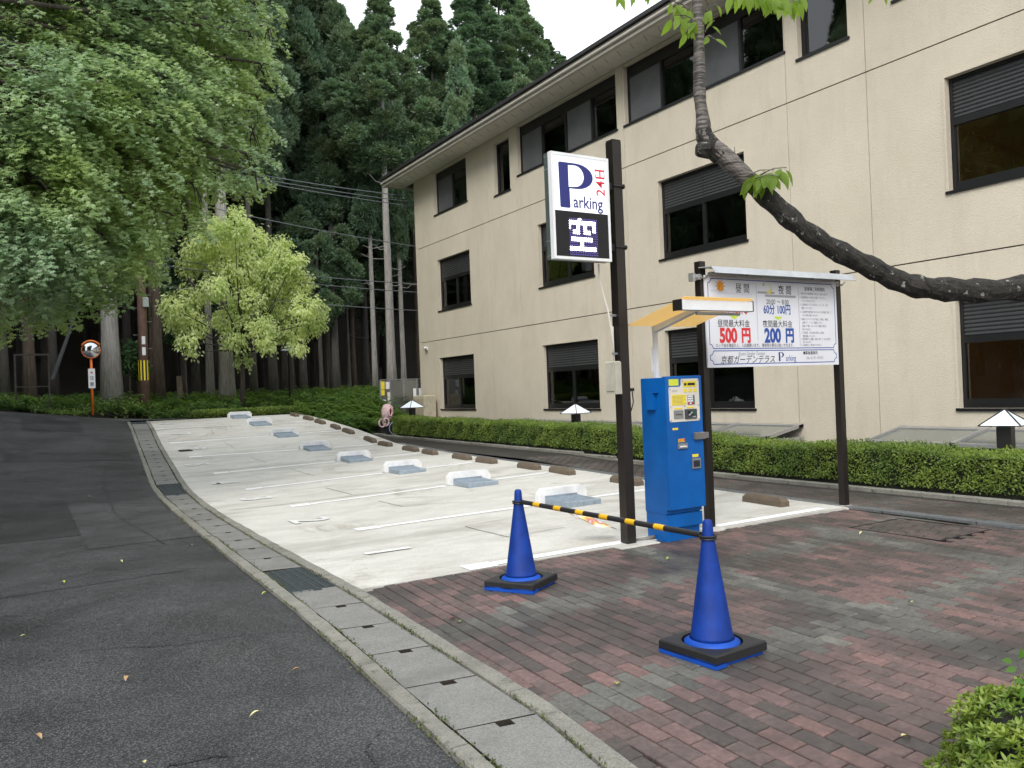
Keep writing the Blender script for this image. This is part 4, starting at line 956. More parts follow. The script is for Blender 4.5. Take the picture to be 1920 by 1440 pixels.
for i in range(8):
    Y = SY[i+1]+.05; x = 5.86; z = float(zlot(np.array(x), np.array(Y-.25)))+.0
    lab = '%s white and blue-grey flap lock counting from the blue cones towards the forest' % ORD[i]
    if fl is None: fl = flaplock(lab); fl.location = (x, Y, z); o = fl
    else: o = dup(fl, (x, Y, z), 0, lab)
    o.rotation_euler = (math.atan(float(zlot(np.array(x), np.array(Y+.3))-zlot(np.array(x), np.array(Y-.6)))/.9), 0, 0)

# ================================================================ GARDEN LAMPS
M['opal'] = mat('opal_glass', (.72, .78, .82), .25, var=0, emis=(.8, .9, 1), es=.12)
def glamp(name, x, y, z, h, w, label, cat, group, postw=.09):
    t = thing(name, label, cat, (x, y, z), math.radians(12), group)
    q = MB(); q.box(-postw/2, postw/2, -postw/2, postw/2, -.1, h-.02); obj('post', q, M['black'], t)
    hh = w*.42; cs = [(-w/2, -w/2), (w/2, -w/2), (w/2, w/2), (-w/2, w/2)]
    for k in range(4):
        a, b = cs[k], cs[(k+1) % 4]; q = MB(); q.add([(a[0], a[1], h), (b[0], b[1], h), (0, 0, h+hh), (a[0]*.93, a[1]*.93, h-.004), (b[0]*.93, b[1]*.93, h-.004), (0, 0, h+hh-.02)], [(0, 1, 2), (5, 4, 3), (0, 3, 4, 1)]); obj('shade_panel', q, M['opal'], t)
    q = MB()
    for k in range(4): a = cs[k]; b = cs[(k+1) % 4]; q.tube([(a[0]*1.01, a[1]*1.01, h), (0, 0, h+hh+.004)], .009, 6); q.tube([(a[0], a[1], h), (b[0], b[1], h)], .007, 6)
    obj('shade_rib', q, M['black'], t); return t
glamp('garden_lamp', 10.3, 5.5, .10, .70, .46, 'low garden lamp with white pyramid shade behind the hedge at the right edge', 'garden lamp', 'low garden lamps behind the hedge', .16)
glamp('garden_lamp', 9.93, 13.95, .2, .73, .46, 'low garden lamp with white pyramid shade behind the hedge beside the dark sign post', 'garden lamp', 'low garden lamps behind the hedge', .14)
glamp('garden_lamp', 9.9, 22.1, .27, .79, .52, 'low garden lamp with white pyramid shade in front of the grey mesh fence', 'garden lamp', 'low garden lamps behind the hedge', .14)
glamp('lamp_post', 8.04, 27.9, 1.1, 2.0, .46, 'black lamp post with a small pyramid shade among the ferns', 'lamp post', None, .1)

# ================================================================ FENCE ENCLOSURE, PINK COVER
t = thing('mesh_fence', 'grey steel mesh fence with posters beside the far corner of the building', 'fence', (10.65, 26.35, .3))
xsf = [0, .36, .86, 1.36, 1.9]
for x in xsf: q = MB(); q.box(x-.025, x+.025, -.025, .025, 0, 1.66); obj('fence_post', q, M['steel'], t)
mg = glassmat('fine_grey_mesh', (.42, .46, .48), .35, .35)
for i in range(4):
    q = MB(); q.box(xsf[i]+.025, xsf[i+1]-.025, -.004, .004, .05, 1.64); obj('mesh_panel', q, mg, t)
q = MB(); q.box(0, 1.9, -.028, .028, 1.66, 1.69); q.box(.36, 1.9, -.02, -.005, .75, .78); obj('rail', q, M['steel'], t)
for x0, x1, z0, z1, m_ in ((.02, .15, 1.36, 1.62, M['yellow']), (.02, .14, 1.15, 1.34, M['yellow']), (.19, .33, 1.36, 1.60, M['white']), (.05, .17, .75, 1.0, M['white']), (.24, .34, .85, 1.25, M['cream']), (1.2, 1.32, 1.0, 1.35, M['white']), (1.42, 1.6, 1.0, 1.35, M['white'])):
    q = MB(); q.box(x0, x1, -.034, -.029, z0, z1); obj('poster', q, m_, t)
t = thing('planter_box', 'dark planter box at the end of the hedge below a pink cover', 'planter', (9.5, 23.1, .27))
q = MB(); q.box(-.27, .27, -.17, .17, 0, .30, c=.015); obj('box', q, M['rubber'], t); q = MB(); q.box(-.24, .24, -.14, .14, .301, .31); obj('soil', q, M['soil'], t)
pinkm = mat('pink_cloth', (.60, .43, .44), .8, var=.2, scale=12, bmp=.5, bscale=30)
t = thing('pink_bag', 'pink hooded cloth bag with round handle loops hanging over a dark planter', 'bag', (9.5, 23.0, .55))
q = MB(); rr = 24; pts = []
for i in range(9):
    th = i/8*math.pi*.95
    for k in range(rr):
        ph = 2*math.pi*k/rr; r = math.sin(th)**.7*(.17+.02*math.sin(ph*5+i)); pts.append((r*math.cos(ph)*1.05, r*math.sin(ph)*.8, .42+.20*math.cos(th)*(1.1 if th < 1.5 else 1.4)))
q.add(pts, [(i*rr+k, i*rr+(k+1) % rr, (i+1)*rr+(k+1) % rr, (i+1)*rr+k) for i in range(8) for k in range(rr)]); obj('body', q, pinkm, t, smooth=True)
q = MB(); q.tube([(.03+.075*math.cos(a)*.7, -.16, .40+.12*math.sin(a)) for a in np.linspace(0, 2*math.pi, 17)], .022, 8); obj('opening_rim', q, mat('pink_trim', (.75, .5, .5), .7), t, smooth=True)
q = MB(); q.add([(.03+.07*math.cos(k*math.pi/8)*.7, -.155, .40+.11*math.sin(k*math.pi/8)) for k in range(16)], [tuple(range(16))]); obj('opening', q, mat('dark_lining', (.12, .03, .03), .9), t)
for cx_, cz_, s in ((-.22, .08, 1.0), (-.10, .10, .9)): q = MB(); q.tube([(cx_+.10*s*math.cos(a), -.10, cz_+.12*s*math.sin(a)) for a in np.linspace(0, 2*math.pi, 17)], .028, 8); obj('handle_loop', q, pinkm, t, smooth=True)
t = thing('hose', 'thin pale blue hose looped over the planter at the hedge end', 'hose', (9.7, 22.85, .3))
q = MB(); q.tube([(-.02+.20*math.cos(a), 0, .16+.2*math.sin(a)) for a in np.linspace(1.8, 6.6, 18)]+[(.26, .05, .3), (.3, .1, .35)], .012, 8); obj('loop', q, mat('pale_blue_hose', (.35, .42, .6), .4), t, smooth=True)

# ================================================================ MIRROR, POLE, FRAME, WIRES
t = thing('traffic_mirror', 'round convex traffic mirror with orange rim on an orange post at the road bend', 'mirror', (1.93, 26.95, 1.2))
q = MB(); q.tube([(0, 0, 0), (0, 0, 1.95)], .038, 12); obj('post', q, M['orange'], t, smooth=True)
q = MB(); n = 28; V = []; 
for r_, d_ in ((.001, -.06), (.09, -.054), (.17, -.035), (.235, -.01)):
    V += [(r_*math.cos(2*math.pi*k/n), d_-.06, 1.9+r_*math.sin(2*math.pi*k/n)) for k in range(n)]
q.add(V, [(i*n+k, (i+1)*n+k, (i+1)*n+(k+1) % n, i*n+(k+1) % n) for i in range(3) for k in range(n)]); md, tn, bn = nodes('mirror_face'); bn.inputs['Metallic'].default_value = 1; bn.inputs['Base Color'].default_value = (.5, .5, .52, 1); bn.inputs['Roughness'].default_value = .08
obj('mirror', q, md, t, smooth=True)
q = MB(); q.tube([(.24*math.cos(a), -.055, 1.9+.24*math.sin(a)) for a in np.linspace(0, 2*math.pi, 33)], .018, 8); q.tube([(.26*math.cos(a), -.10, 1.9+.26*math.sin(a)) for a in np.linspace(.5, 2.7, 12)], .028, 8); obj('rim', q, M['orange'], t, smooth=True)
q = MB(); n = 20; q.add([(.23*math.cos(2*math.pi*k/n), -.03, 1.9+.23*math.sin(2*math.pi*k/n)) for k in range(n)], [tuple(range(n))[::-1]]); obj('back', q, M['orange'], t)
q = MB(); q.box(-.09, .09, -.05, -.042, .78, 1.35); plq = obj('plate', q, M['white'], t)
poly('star', [[((.045 if k % 2 == 0 else .019)*math.sin(k*math.pi/5), 1.235+(.045 if k % 2 == 0 else .019)*math.cos(k*math.pi/5)) for k in range(10)]], -.052, M['redprint'], plq)
text('注', .12, (0, -.052, 1.07), FRONT, M['blackprint'], plq, bold=.01); text('意', .12, (0, -.052, .89), FRONT, M['blackprint'], plq, bold=.01)

t = thing('utility_pole', 'tall brown utility pole with yellow and black striped guard at the road bend', 'utility pole', (3.47, 28.0, 1.2))
q = MB(); q.tube([(0, 0, 0), (.02, 0, 9.5)], [.155, .105], 16); obj('pole', q, mat('brown_painted_pole', (.21, .125, .098), .75, var=.18, scale=3, bmp=.2), t, smooth=True)
q = MB(); q.tube([(0, 0, 1.0), (0, 0, 1.62)], [.1595, .158], 20); gd = obj('guard', q, M['yellow'], t)
q = MB()
for k in range(10):
    a = 2*math.pi*k/10; r = .163; w2 = .16
    q.add([(r*math.cos(a-w2), r*math.sin(a-w2), 1.0), (r*math.cos(a+w2), r*math.sin(a+w2), 1.0), (r*math.cos(a+w2), r*math.sin(a+w2), 1.62), (r*math.cos(a-w2), r*math.sin(a-w2), 1.62)], [(0, 1, 2, 3)])
obj('black_stripe', q, M['black'], gd)
for z in (1.78, 2.12): q = MB(); q.box(-.05, .05, -.168, -.16, z, z+.25); obj('number_plate', q, M['white'], t)
q = MB(); q.box(.0, .17, -.30, -.13, 3.28, 3.58, c=.03); q.tube([(0, -.1, 3.25), (.08, -.2, 3.3)], .02, 6); obj('lamp', q, mat('grey_lamp', (.30, .33, .3), .4), t)
q = MB()
for k in range(12): s = -1 if k % 2 else 1; z = 2.0+k*.42; q.tube([(s*.14, 0, z), (s*.27, 0, z)], .008, 6)
obj('climbing_step', q, M['steel'], t)
q = MB(); q.box(-.75, .75, -.05, .05, 5.9, 6.0); obj('crossarm', q, M['steel'], t)
for x in (-.6, -.2, .25, .65): q = MB(); q.lathe([(.02, 6.0), (.05, 6.03), (.03, 6.06), (.05, 6.09), (.02, 6.13)], x, 0, 10); obj('insulator', q, M['white'], t)
q = MB(); q.box(.12, .42, -.2, .1, 5.15, 5.75, c=.04); obj('junction_case', q, mat('pale_grey_case', (.5, .53, .55), .5), t)
def wire(a, b, label, sag=.15, r=.012):
    t = tag(None or link('power_cable', mesh('power_cable', MB().tube([tuple(np.array(a)*(1-s)+np.array(b)*s-np.array([0, 0, sag*4*s*(1-s)])) for s in np.linspace(0, 1, 13)], r, 6), M['wire'])), label, 'cable', 'overhead cables between the pole and the building'); return t
M['wire'] = mat('grey_cable', (.10, .11, .12), .5, var=0)
for k, (ya, yb_, s) in enumerate(((287, 369, 'highest overhead cable running to the eaves corner'), (292, 379, 'second highest overhead cable just under the top one'), (297, 387, 'third overhead cable, lowest of the upper bundle'), (360, 462, 'single overhead cable crossing below the upper bundle'), (480, 530, 'upper cable of the lower bundle right of the small tree'), (492, 546, 'middle cable of the lower bundle right of the small tree'), (532, 580, 'lowest overhead cable right of the small tree'))):
    wire(ony(272, ya, 28.0), ony(800, yb_+3, 26.3), s, .12, .014)
t = thing('metal_frame', 'rusty upright metal frame standing in the ferns at the left road edge', 'frame', (.45, 28.0, 1.3))
q = MB()
for x in (-.43, .43): q.box(x-.025, x+.025, -.025, .025, 0, 1.76)
rm = mat('rusty_frame', (.05, .042, .038), .8, var=.3); obj('upright', q, rm, t); q = MB(); q.box(-.405, .405, -.022, .022, 1.71, 1.76); q.box(-.405, .405, -.015, .015, .78, .81); obj('crossbar', q, rm, t)
t = tag(link('guy_wire', mesh('guy_wire', MB().tube([tuple(ony(98, 712, 29)), tuple(ony(138, 600, 29)), tuple(ony(200, 430, 29))], [.07, .045, .012], 8), mat('grey_guard', (.07, .075, .08), .6))), 'slanting grey guy wire sleeve between the metal frame and the mirror', 'guy wire')

# ================================================================ VEGETATION
rng = np.random.default_rng(11)
M['bark_cedar'] = None
def barkmat(name, a, b, sc=(8, 8, .8), patch=None, bmp=.8):
    m, t, bs = nodes(name); bs.inputs['Roughness'].default_value = .9
    n = noise(t, 3, 6, .75, coord='obj', stretch=sc); c = mixc(t, ramp(t, n, [(.35, 0), (.65, 1)]), a, b)
    if patch: c = mixc(t, ramp(t, noise(t, 5, 5, .7), [(.55, 0), (.66, 1)]), c, patch)
    t.links.new(c, bs.inputs['Base Color']); bump(t, bs, n, bmp, .03); return m
BK = [barkmat('cedar_bark_grey', (.20, .19, .175), (.42, .40, .37)), barkmat('cedar_bark_brown', (.07, .05, .038), (.16, .12, .09)), barkmat('cedar_bark_dark', (.06, .055, .048), (.12, .112, .096)), barkmat('cedar_bark_deep', (.025, .022, .018), (.06, .053, .044))]  # last bark is a darkened copy, forest shade painted into the deep trunks
CED = [leafmat('cedar_green', (.11, .19, .115), (.215, .32, .195), .22, patch=(1.2, (.15, .20, .11)), rough=.42), leafmat('cedar_green_deep', (.09, .165, .10), (.175, .27, .165), .2, rough=.42), leafmat('cedar_green_light', (.12, .21, .14), (.23, .34, .22), .25, patch=(.9, (.17, .24, .13)), rough=.42)]
def cedar_crown(seed, H=10.0, Rm=2.2, nb=44, npf=9, nt_=120):
    """boughs set round the trunk, each a cluster of rounded puffs of short needle tufts"""
    g = np.random.default_rng(seed+50); Ps, As, Ns, Ls, Ws = [], [], [], [], []
    for i in range(nb):
        t = min(.985, (i+g.random())/nb*1.0); env = Rm*min(1, 1.5*(1-t)**.85)*min(1, (t+.14)/.3)*(.75+.3*g.random())
        ph = i*2.39996+g.normal()*.5; rb = (.62+.42*g.random())*(1-.55*t); ir = max(env-rb*.7, 0)*(.35 if i % 4 == 1 else 1); c = np.array([ir*math.cos(ph), ir*math.sin(ph), t*H])
        o = np.array([math.cos(ph), math.sin(ph), .25])
        for k in range(npf):
            d0 = unit(g.normal(size=3)+o*.9+np.array([0, 0, .35])); pc = c+d0*rb*np.array([.85, .85, 1.15])*(.6+.4*g.random()); pr = rb*(.34+.2*g.random())
            n = int(nt_*(pr/.36)**1.6)+12; d = unit(g.normal(size=(n, 3))+d0*.7+np.array([0, 0, .35])); P = pc+d*pr*(.6+.45*g.random((n, 1)))
            Ps.append(P); As.append(unit(d+np.array([0, 0, .45])+g.normal(size=(n, 3))*.3)); Ns.append(g.normal(size=(n, 3))+np.array([0, 0, .3])); Ls.append(.12+.10*g.random(n)); Ws.append(.06+.05*g.random(n))
    P, A, Nn, L, W = map(np.concatenate, (Ps, As, Ns, Ls, Ws))
    a = scatter(P, A, Nn, L, W, L_BLADE); b = scatter(P, unit(A+rng.normal(size=A.shape)*.4), np.cross(A, Nn), L*.9, W, L_BLADE)
    V, Fc = merge([a, b]); return np_mesh('crown', V, Fc, CED[seed % 3])
CR = [cedar_crown(s) for s in (0, 1, 2, 3)]
def trunk_mesh(h, r, m, lean=.12):
    q = MB(); a, b = R_.uniform(-lean, lean), R_.uniform(-lean, lean); n = 9
    pts = [(a*(k/n)**1.5+R_.uniform(-.02, .02), b*(k/n)**1.5, h*k/n) for k in range(n+1)]; rs = [r*(1.35 if k == 0 else 1.0)*(1-.72*(k/n)) for k in range(n+1)]
    q.tube(pts, rs, 12, jit=.05)
    for k in range(7):
        z = h*R_.uniform(.3, .62); an = R_.uniform(0, 6.28); l = R_.uniform(.4, 1.3); q.tube([(a*(z/h)**1.5, b*(z/h)**1.5, z), (math.cos(an)*l*.6, math.sin(an)*l*.6, z-.05), (math.cos(an)*l, math.sin(an)*l, z+.12)], [.022, .015, .005], 5)
    return mesh('trunk', q, m, smooth=True)
def cedar(x, y, ztop, zbot, Rm, dia, bark, label, group, var=0, z0=None):
    z = float(zfloor(np.array(x), np.array(y)))-.1 if z0 is None else z0
    t = thing('cedar_tree', label, 'tree', (x, y, z), R_.uniform(0, 6), group); H = ztop-z
    link('trunk', trunk_mesh(H*.98, dia/2, BK[bark]), t)
    if Rm:
        c = link('crown', CR[var % 4], t, (0, 0, zbot-z)); c.scale = (Rm/2.2, Rm/2.2, (ztop-zbot)/10.0)
    return t
# trees one can tell apart: (px, Y, top py, crown bottom py, R, trunk dia, bark, label)
G1 = 'cedars at the front of the forest'
FT = [(734, 29.5, 8, 305, 2.15, .38, 0, 'pale grey cedar with a full rounded crown right beside the building corner'),
      (703, 32, 60, 430, 1.3, .24, 0, 'slim grey cedar just left of the big cedar beside the building corner'),
      (757, 32.5, 120, 470, 1.0, .24, 0, 'slim pale cedar half hidden at the building corner'),
      (787, 36, 120, 300, 1.5, .3, 1, 'cedar behind the building corner, its crown above the eaves end'),
      (425, 29, -520, 60, 2.4, .46, 0, 'thick pale grey cedar trunk behind the small yellow-green tree'),
      (208, 28.6, -560, -40, 2.6, .56, 0, 'thickest pale grey cedar trunk, between the mirror and the utility pole'),
      (394, 30, -380, 100, 1.9, .26, 0, 'slim grey cedar trunk just left of the thick trunk behind the small tree'),
      (298, 31, -420, 40, 2.2, .34, 1, 'reddish brown cedar trunk just right of the utility pole'),
      (288, 34, -300, 60, 2.0, .28, 1, 'dark brown cedar trunk behind the utility pole'),
      (366, 34, -300, 80, 2.0, .3, 2, 'dark cedar trunk left of the small yellow-green tree'),
      (475, 31.5, -260, 330, 2.2, .26, 2, 'dark cedar trunk right behind the small tree stem'),
      (512, 33, -200, 250, 2.3, .34, 2, 'cedar trunk seen through the right half of the small tree'),
      (535, 38, -120, 240, 2.2, .3, 2, 'grey cedar trunk left behind the black lamp post'),
      (569, 34, -160, 420, 2.3, .3, 2, 'cedar trunk right of the black lamp post with low drooping foliage'),
      (615, 36, -100, 470, 2.4, .3, 2, 'left trunk of the close trio of cedars in mid forest'),
      (630, 33, -60, 330, 1.9, .32, 2, 'middle trunk of the close trio of cedars in mid forest'),
      (662, 37, 20, 300, 1.8, .3, 1, 'right trunk of the close trio of cedars in mid forest'),
      (55, 31, -400, 300, 2.2, .38, 1, 'reddish brown cedar trunk behind the metal frame'),
      (100, 35, -350, 200, 2.2, .34, 2, 'dark cedar trunk right of the metal frame'),
      (3, 31, -420, 200, 2.2, .4, 2, 'dark cedar trunk at the left edge of the picture'),
      (832, 38, 3, 230, 2.2, .4, 2, 'cedar crown with a sharp tip above the eaves, left of the sky gap'),
      (905, 39, -30, 200, 2.6, .4, 2, 'broad cedar crown above the left half of the eaves'),
      (962, 41, -45, 170, 2.5, .4, 2, 'tallest cedar crown above the eaves, left of the open sky'),
      (1000, 45, -8, 170, 2.0, .4, 2, 'cedar crown just left of the open sky above the roof'),
      (1046, 50, 20, 150, 1.8, .4, 2, 'cedar crown with a blunt top beside the open sky'),
      (1086, 56, 64, 150, 1.7, .4, 2, 'low distant cedar crown peeping over the roof edge'),
      (602, 33, 285, 600, 1.7, .2, 2, 'young low-branched cedar just right of the small yellow-green tree'),
      (655, 34.5, 400, 560, 1.15, .18, 2, 'small young cedar left of the slim grey cedar'),
      (548, 36, 250, 480, 2.0, .24, 2, 'dark cedar with low foliage behind the overhead cables'),
      (345, 36, 300, 560, 1.9, .24, 2, 'dark low-branched cedar behind the left side of the small tree'),
      (1119, 54, 36, 150, 1.6, .36, 2, 'lone narrow cedar top at the right end of the forest over the roof')]
for i, (px, Y, tp, bp, Rm, dia, bk, lab) in enumerate(FT):
    p = ony(px, 700, Y); D = (p-CAM)@cF; x = float(p[0])
    zt_ = float(ony(px, tp, Y)[2]); zb_ = float(ony(px, bp, Y)[2]); zt_ = min(zt_, 27)
    cedar(x, Y, zt_, zb_, Rm, dia, bk, lab, G1, i)
cnt_b = 0
for Yb in np.arange(36, 78, 3.8):
    for px in np.arange(-640 if Yb < 60 else -200, 1150, 3.3*1545/(Yb*.95)):  # rows run on past the left of the view, trees added to block sidelight
        Y = Yb+R_.uniform(-1.4, 1.4); pj = px+R_.uniform(-30, 30); p = ony(pj, 700, Y); x = float(p[0])
        if x > 11 and Y < 31: continue
        lim = 90+60*R_.random() if 640 < pj < 1140 else -250+200*R_.random()
        if pj > 985: lim = 150+40*R_.random()
        elif 740 < pj < 820: lim = 150+30*R_.random()
        elif pj > 640 and pj < 730: lim = 90+30*R_.random()
        zt_ = min(float(ony(pj, lim, Y)[2]), 26 if Y < 60 else 30)
        cedar(x, Y, zt_, max(zt_-R_.uniform(9, 14), 5.5), R_.uniform(1.9, 2.7), R_.uniform(.26, .4), 3, 'slender cedar deep in the dark forest behind the front row', 'cedars deep in the forest', R_.randrange(4)); cnt_b += 1
# trees across the road (mirrored in the windows, shading the road)
ACR = ['first', 'second', 'third', 'fourth', 'fifth', 'sixth', 'seventh', 'eighth', 'ninth', 'tenth', 'eleventh', 'twelfth']
for i, (x, y) in enumerate([(-10, 9), (-9, 13.5), (-9.5, 18), (-8.5, 23), (-14, 11), (-13.5, 16), (-13, 21), (-12.5, 26), (-9, 29), (-17, 24), (-7, 34), (-13, 32)]):
    cedar(x, y, 21+R_.random()*4, 3.0, 3.2, .4, 2, ACR[i]+' cedar from the camera on the slope across the road', 'cedars across the road', i, z0=-.1)

def cloud_points(g, c, r, n, shell=.55):
    d = unit(g.normal(size=(n, 3))); rad = shell+(1-shell)*g.random((n, 1))**.6; return c+d*rad*r, d
# ---- maple
t = thing('maple_tree', 'large spreading green maple whose drooping branches fill the upper left of the picture', 'tree', (-4.2, 9.5, 0))
root = np.array([-4.2, 9.5, 0]); mc = []
cl = [(60, 60, 11, 135), (200, 40, 12, 140), (305, 40, 13, 135), (387, 55, 14, 100), (60, 200, 10, 130), (190, 190, 11, 140), (295, 185, 12, 125), (382, 180, 13, 90), (427, 115, 14, 62), (417, 20, 14.5, 60), (50, 340, 10, 130), (170, 330, 11, 125), (260, 290, 12, 95), (347, 275, 13, 70), (407, 318, 13.5, 42), (420, 240, 13.5, 45), (40, 442, 10, 110), (150, 412, 11, 110), (230, 372, 12, 78), (293, 377, 13, 38), (265, 442, 13, 34), (50, 527, 11, 62), (125, 517, 12, 58), (205, 472, 12, 62), (247, 492, 14, 30), (15, 577, 12, 30), (185, 542, 12, 24), (-120, 120, 11, 150), (-130, 380, 10, 150), (120, -120, 12, 150), (275, -140, 13, 150), (392, -110, 14, 110), (-60, -120, 11, 150), (468, 70, 13.5, 34), (488, 130, 13.5, 30), (480, 190, 13.5, 28), (472, 250, 13, 28), (462, 300, 13, 26), (440, 330, 13, 24), (478, 335, 13, 14), (400, 330, 12.5, 26), (360, 345, 12, 34), (335, 385, 12, 26), (345, 425, 12, 18), (475, 10, 14, 30), (500, 60, 14, 20), (60, -280, 10.5, 150), (240, -300, 11, 150), (-180, -260, 10.5, 170), (-260, 60, 10.5, 170), (-280, 330, 9.5, 160)]  # closing clumps, out of view, are added to shade the lower crown
Ps, As, Ns, Ls = [], [], [], []; g = np.random.default_rng(3)
for (px, py, D, rp) in cl:
    c = ond(px, py, D); r = rp*D/F_PX; ns = int(125*(rp/100)**2); mc.append((c, r))
    S, d = cloud_points(g, c, np.array([r, r, r*.85]), ns, .25); out = unit(d*np.array([1, 1, .3])+np.array([.35, -.25, -.15]))
    for s, o_ in zip(S, out):
        n = g.integers(28, 46); hx = unit(np.cross(o_, [0, 0, 1.])); a = g.random(n)**.6*.36; b = (g.random(n)-.5)*.40*(1-.6*a/.36)
        P = s+o_*a[:, None]+hx*b[:, None]+np.array([0, 0, -1])*(a[:, None]**2*1.7)+g.normal(size=(n, 3))*.025
        Ps.append(P); As.append(o_*.7+hx*np.sign(b)[:, None]*.5+np.array([0, 0, -.55])+g.normal(size=(n, 3))*.3); Ns.append(np.array([0, 0, .8])+unit(np.cross(hx, o_))*.3+np.array([-.25, -.45, 0])+g.normal(size=(n, 3))*.32); Ls.append(.040+.028*g.random(n))
P, A, Nn, L = map(np.concatenate, (Ps, As, Ns, Ls))
V, Fc = scatter(P-root, A, Nn, L, L*.85, L_MAPLE)
mm = leafmat('maple_leaf', (.18, .29, .16), (.33, .44, .285), .36, patch=(.5, (.32, .42, .14)), rough=.34, tint=1.25)
link('crown', np_mesh('crown', V, Fc, mm), t)
q = MB(); q.tube([(0, 0, 0), (.2, -.1, 1.5), (.3, .1, 3), (.5, .2, 4.4)], [.26, .2, .17, .14], 12, jit=.1); fk = np.array([.5, .2, 4.4])
for i, (c, r) in enumerate(mc):
    e = c-root; m1 = fk*.55+e*.45+np.array([0, 0, .5]); q.tube([fk, m1+np.array([g.normal()*.2, 0, .1]), e+np.array([0, 0, .1]), e+unit(e-fk)*r*.6+np.array([0, 0, -.25])], [.055, .035, .018, .006], 7)
    for k in range(5):
        d = unit(g.normal(size=3)+np.array([.4, -.3, -.3])); q.tube([e, e+d*r*.5+np.array([0, 0, .05]), e+d*r*.95+np.array([0, 0, -.15])], [.014, .009, .003], 5)
q.tube([tuple(ond(268, -10, 12.2)-root), tuple(ond(290, 28, 12)-root), tuple(ond(330, 45, 12)-root), tuple(ond(355, 60, 12)-root), tuple(ond(372, 95, 12)-root)], [.022, .02, .017, .012, .005], 6)
q.tube([tuple(ond(282, -5, 11.8)-root), tuple(ond(310, 22, 11.8)-root), tuple(ond(336, 40, 11.8)-root)], [.018, .015, .008], 6)
q.tube([tuple(ond(100, 118, 9.6)-root), tuple(ond(128, 172, 9.6)-root), tuple(ond(155, 210, 9.6)-root)], [.008, .007, .004], 6)
obj('trunk', q, barkmat('maple_bark', (.03, .024, .018), (.085, .07, .055)), t, smooth=True)
# ---- small yellow-green tree
sx_, sy_ = 6.33, 27.5; zb = 1.15; root = np.array([sx_, sy_, zb])
t = thing('small_tree', 'small bright yellow-green leafy tree at the forest edge behind the car park', 'tree', (sx_, sy_, zb))
cl = [(400, 440, 40), (440, 425, 36), (372, 470, 40), (470, 455, 42), (505, 470, 36), (410, 490, 42), (450, 500, 46), (525, 500, 40), (500, 520, 46), (550, 490, 26), (355, 500, 26), (560, 530, 34), (400, 540, 34), (465, 560, 44), (520, 570, 44), (575, 575, 34),
      (352, 560, 34), (330, 600, 30), (320, 575, 26), (365, 610, 28), (430, 600, 36), (490, 615, 34), (545, 620, 34), (590, 605, 26), (350, 640, 20), (440, 640, 26), (500, 645, 24), (560, 650, 20), (535, 455, 16), (445, 398, 16), (410, 415, 18), (600, 585, 16), (362, 660, 10), (455, 675, 18)]
Ps, As, Ns, Ls = [], [], [], []; g = np.random.default_rng(8); q = MB(); fk = np.array([.05, 0, 1.9]); q.tube([(0, 0, -.1), (.03, 0, .9), fk], [.10, .08, .07], 10, jit=.2)
for (px, py, rp) in cl:
    Yc = 27.5+g.uniform(-1.1, 1.1); c = ony(px, py, Yc); D = (c-CAM)@cF; r = rp*.84*D/F_PX; n = int(900*(rp/40)**2)
    S, d = cloud_points(g, c, np.array([r, r, r*.9]), n//6, .35)
    for s, o_ in zip(S, d):
        k = 7; P = s+g.normal(size=(k, 3))*np.array([.07, .07, .09]); Ps.append(P); As.append(unit(o_*.5+np.array([0, 0, -.75])+g.normal(size=(k, 3))*.35)); Ns.append(o_*.4+np.array([-.55, -.6, .6])+g.normal(size=(k, 3))*.4); Ls.append(.09+.06*g.random(k))
    e = c-root; q.tube([fk, fk*.5+e*.5+g.normal(size=3)*.1+np.array([0, 0, .1]), e], [.035, .02, .006], 6)
P, A, Nn, L = map(np.concatenate, (Ps, As, Ns, Ls)); V, Fc = scatter(P-root, A, Nn, L, L*.5, L_DIAMOND)
link('crown', np_mesh('crown', V, Fc, leafmat('yellow_green_leaf', (.50, .57, .25), (.72, .76, .46), .45, patch=(.8, (.42, .50, .22)), tint=1.5)), t)
obj('trunk', q, barkmat('dark_rough_bark', (.012, .01, .008), (.05, .042, .034), patch=(.09, .08, .07)), t, smooth=True)
# young understorey bushes
def bush(px, py, Y, rp, label, m, n=2500, flat=.8):
    c = ony(px, py, Y); D = (c-CAM)@cF; r = rp*D/F_PX; z = float(zfloor(np.array(c[0]), np.array(Y))); t = thing('shrub', label, 'shrub', (c[0], Y, z)); g = np.random.default_rng(int(px)); rt = np.array([c[0], Y, z])
    S, d = cloud_points(g, c, np.array([r, r, r*flat]), n, .2); V, Fc = scatter(S-rt, unit(d*.5+g.normal(size=(n, 3))*.5+np.array([0, 0, -.2])), d*.3+np.array([-.2, -.4, .6])+g.normal(size=(n, 3))*.4, .10+.07*g.random(n), .05+.02*g.random(n), L_DIAMOND)
    link('foliage', np_mesh('foliage', V, Fc, m), t); q = MB(); q.tube([(0, 0, -.1), tuple((c-rt)*.6), tuple(c-rt)], [.03, .02, .008], 6)
    for k in range(6): dd = unit(g.normal(size=3)); q.tube([tuple((c-rt)*.6), tuple(c-rt+dd*r*.7)], [.012, .004], 5)
    obj('stem', q, BK[1], t)
UG = leafmat('understorey_leaf', (.035, .085, .03), (.08, .16, .055), .3)
bush(242, 668, 29, 26, 'young green sapling between the thickest cedar and the utility pole', UG, 900, 1.2)
bush(258, 690, 30, 24, 'dark green shrub close behind the utility pole', UG, 900, .8)
bush(345, 590, 33, 60, 'dark evergreen shrub behind the left side of the small tree', UG, 3800, 1.0)



bush(610, 560, 34, 45, 'low evergreen bough beside the right side of the small tree', CED[0], 3500, .8)

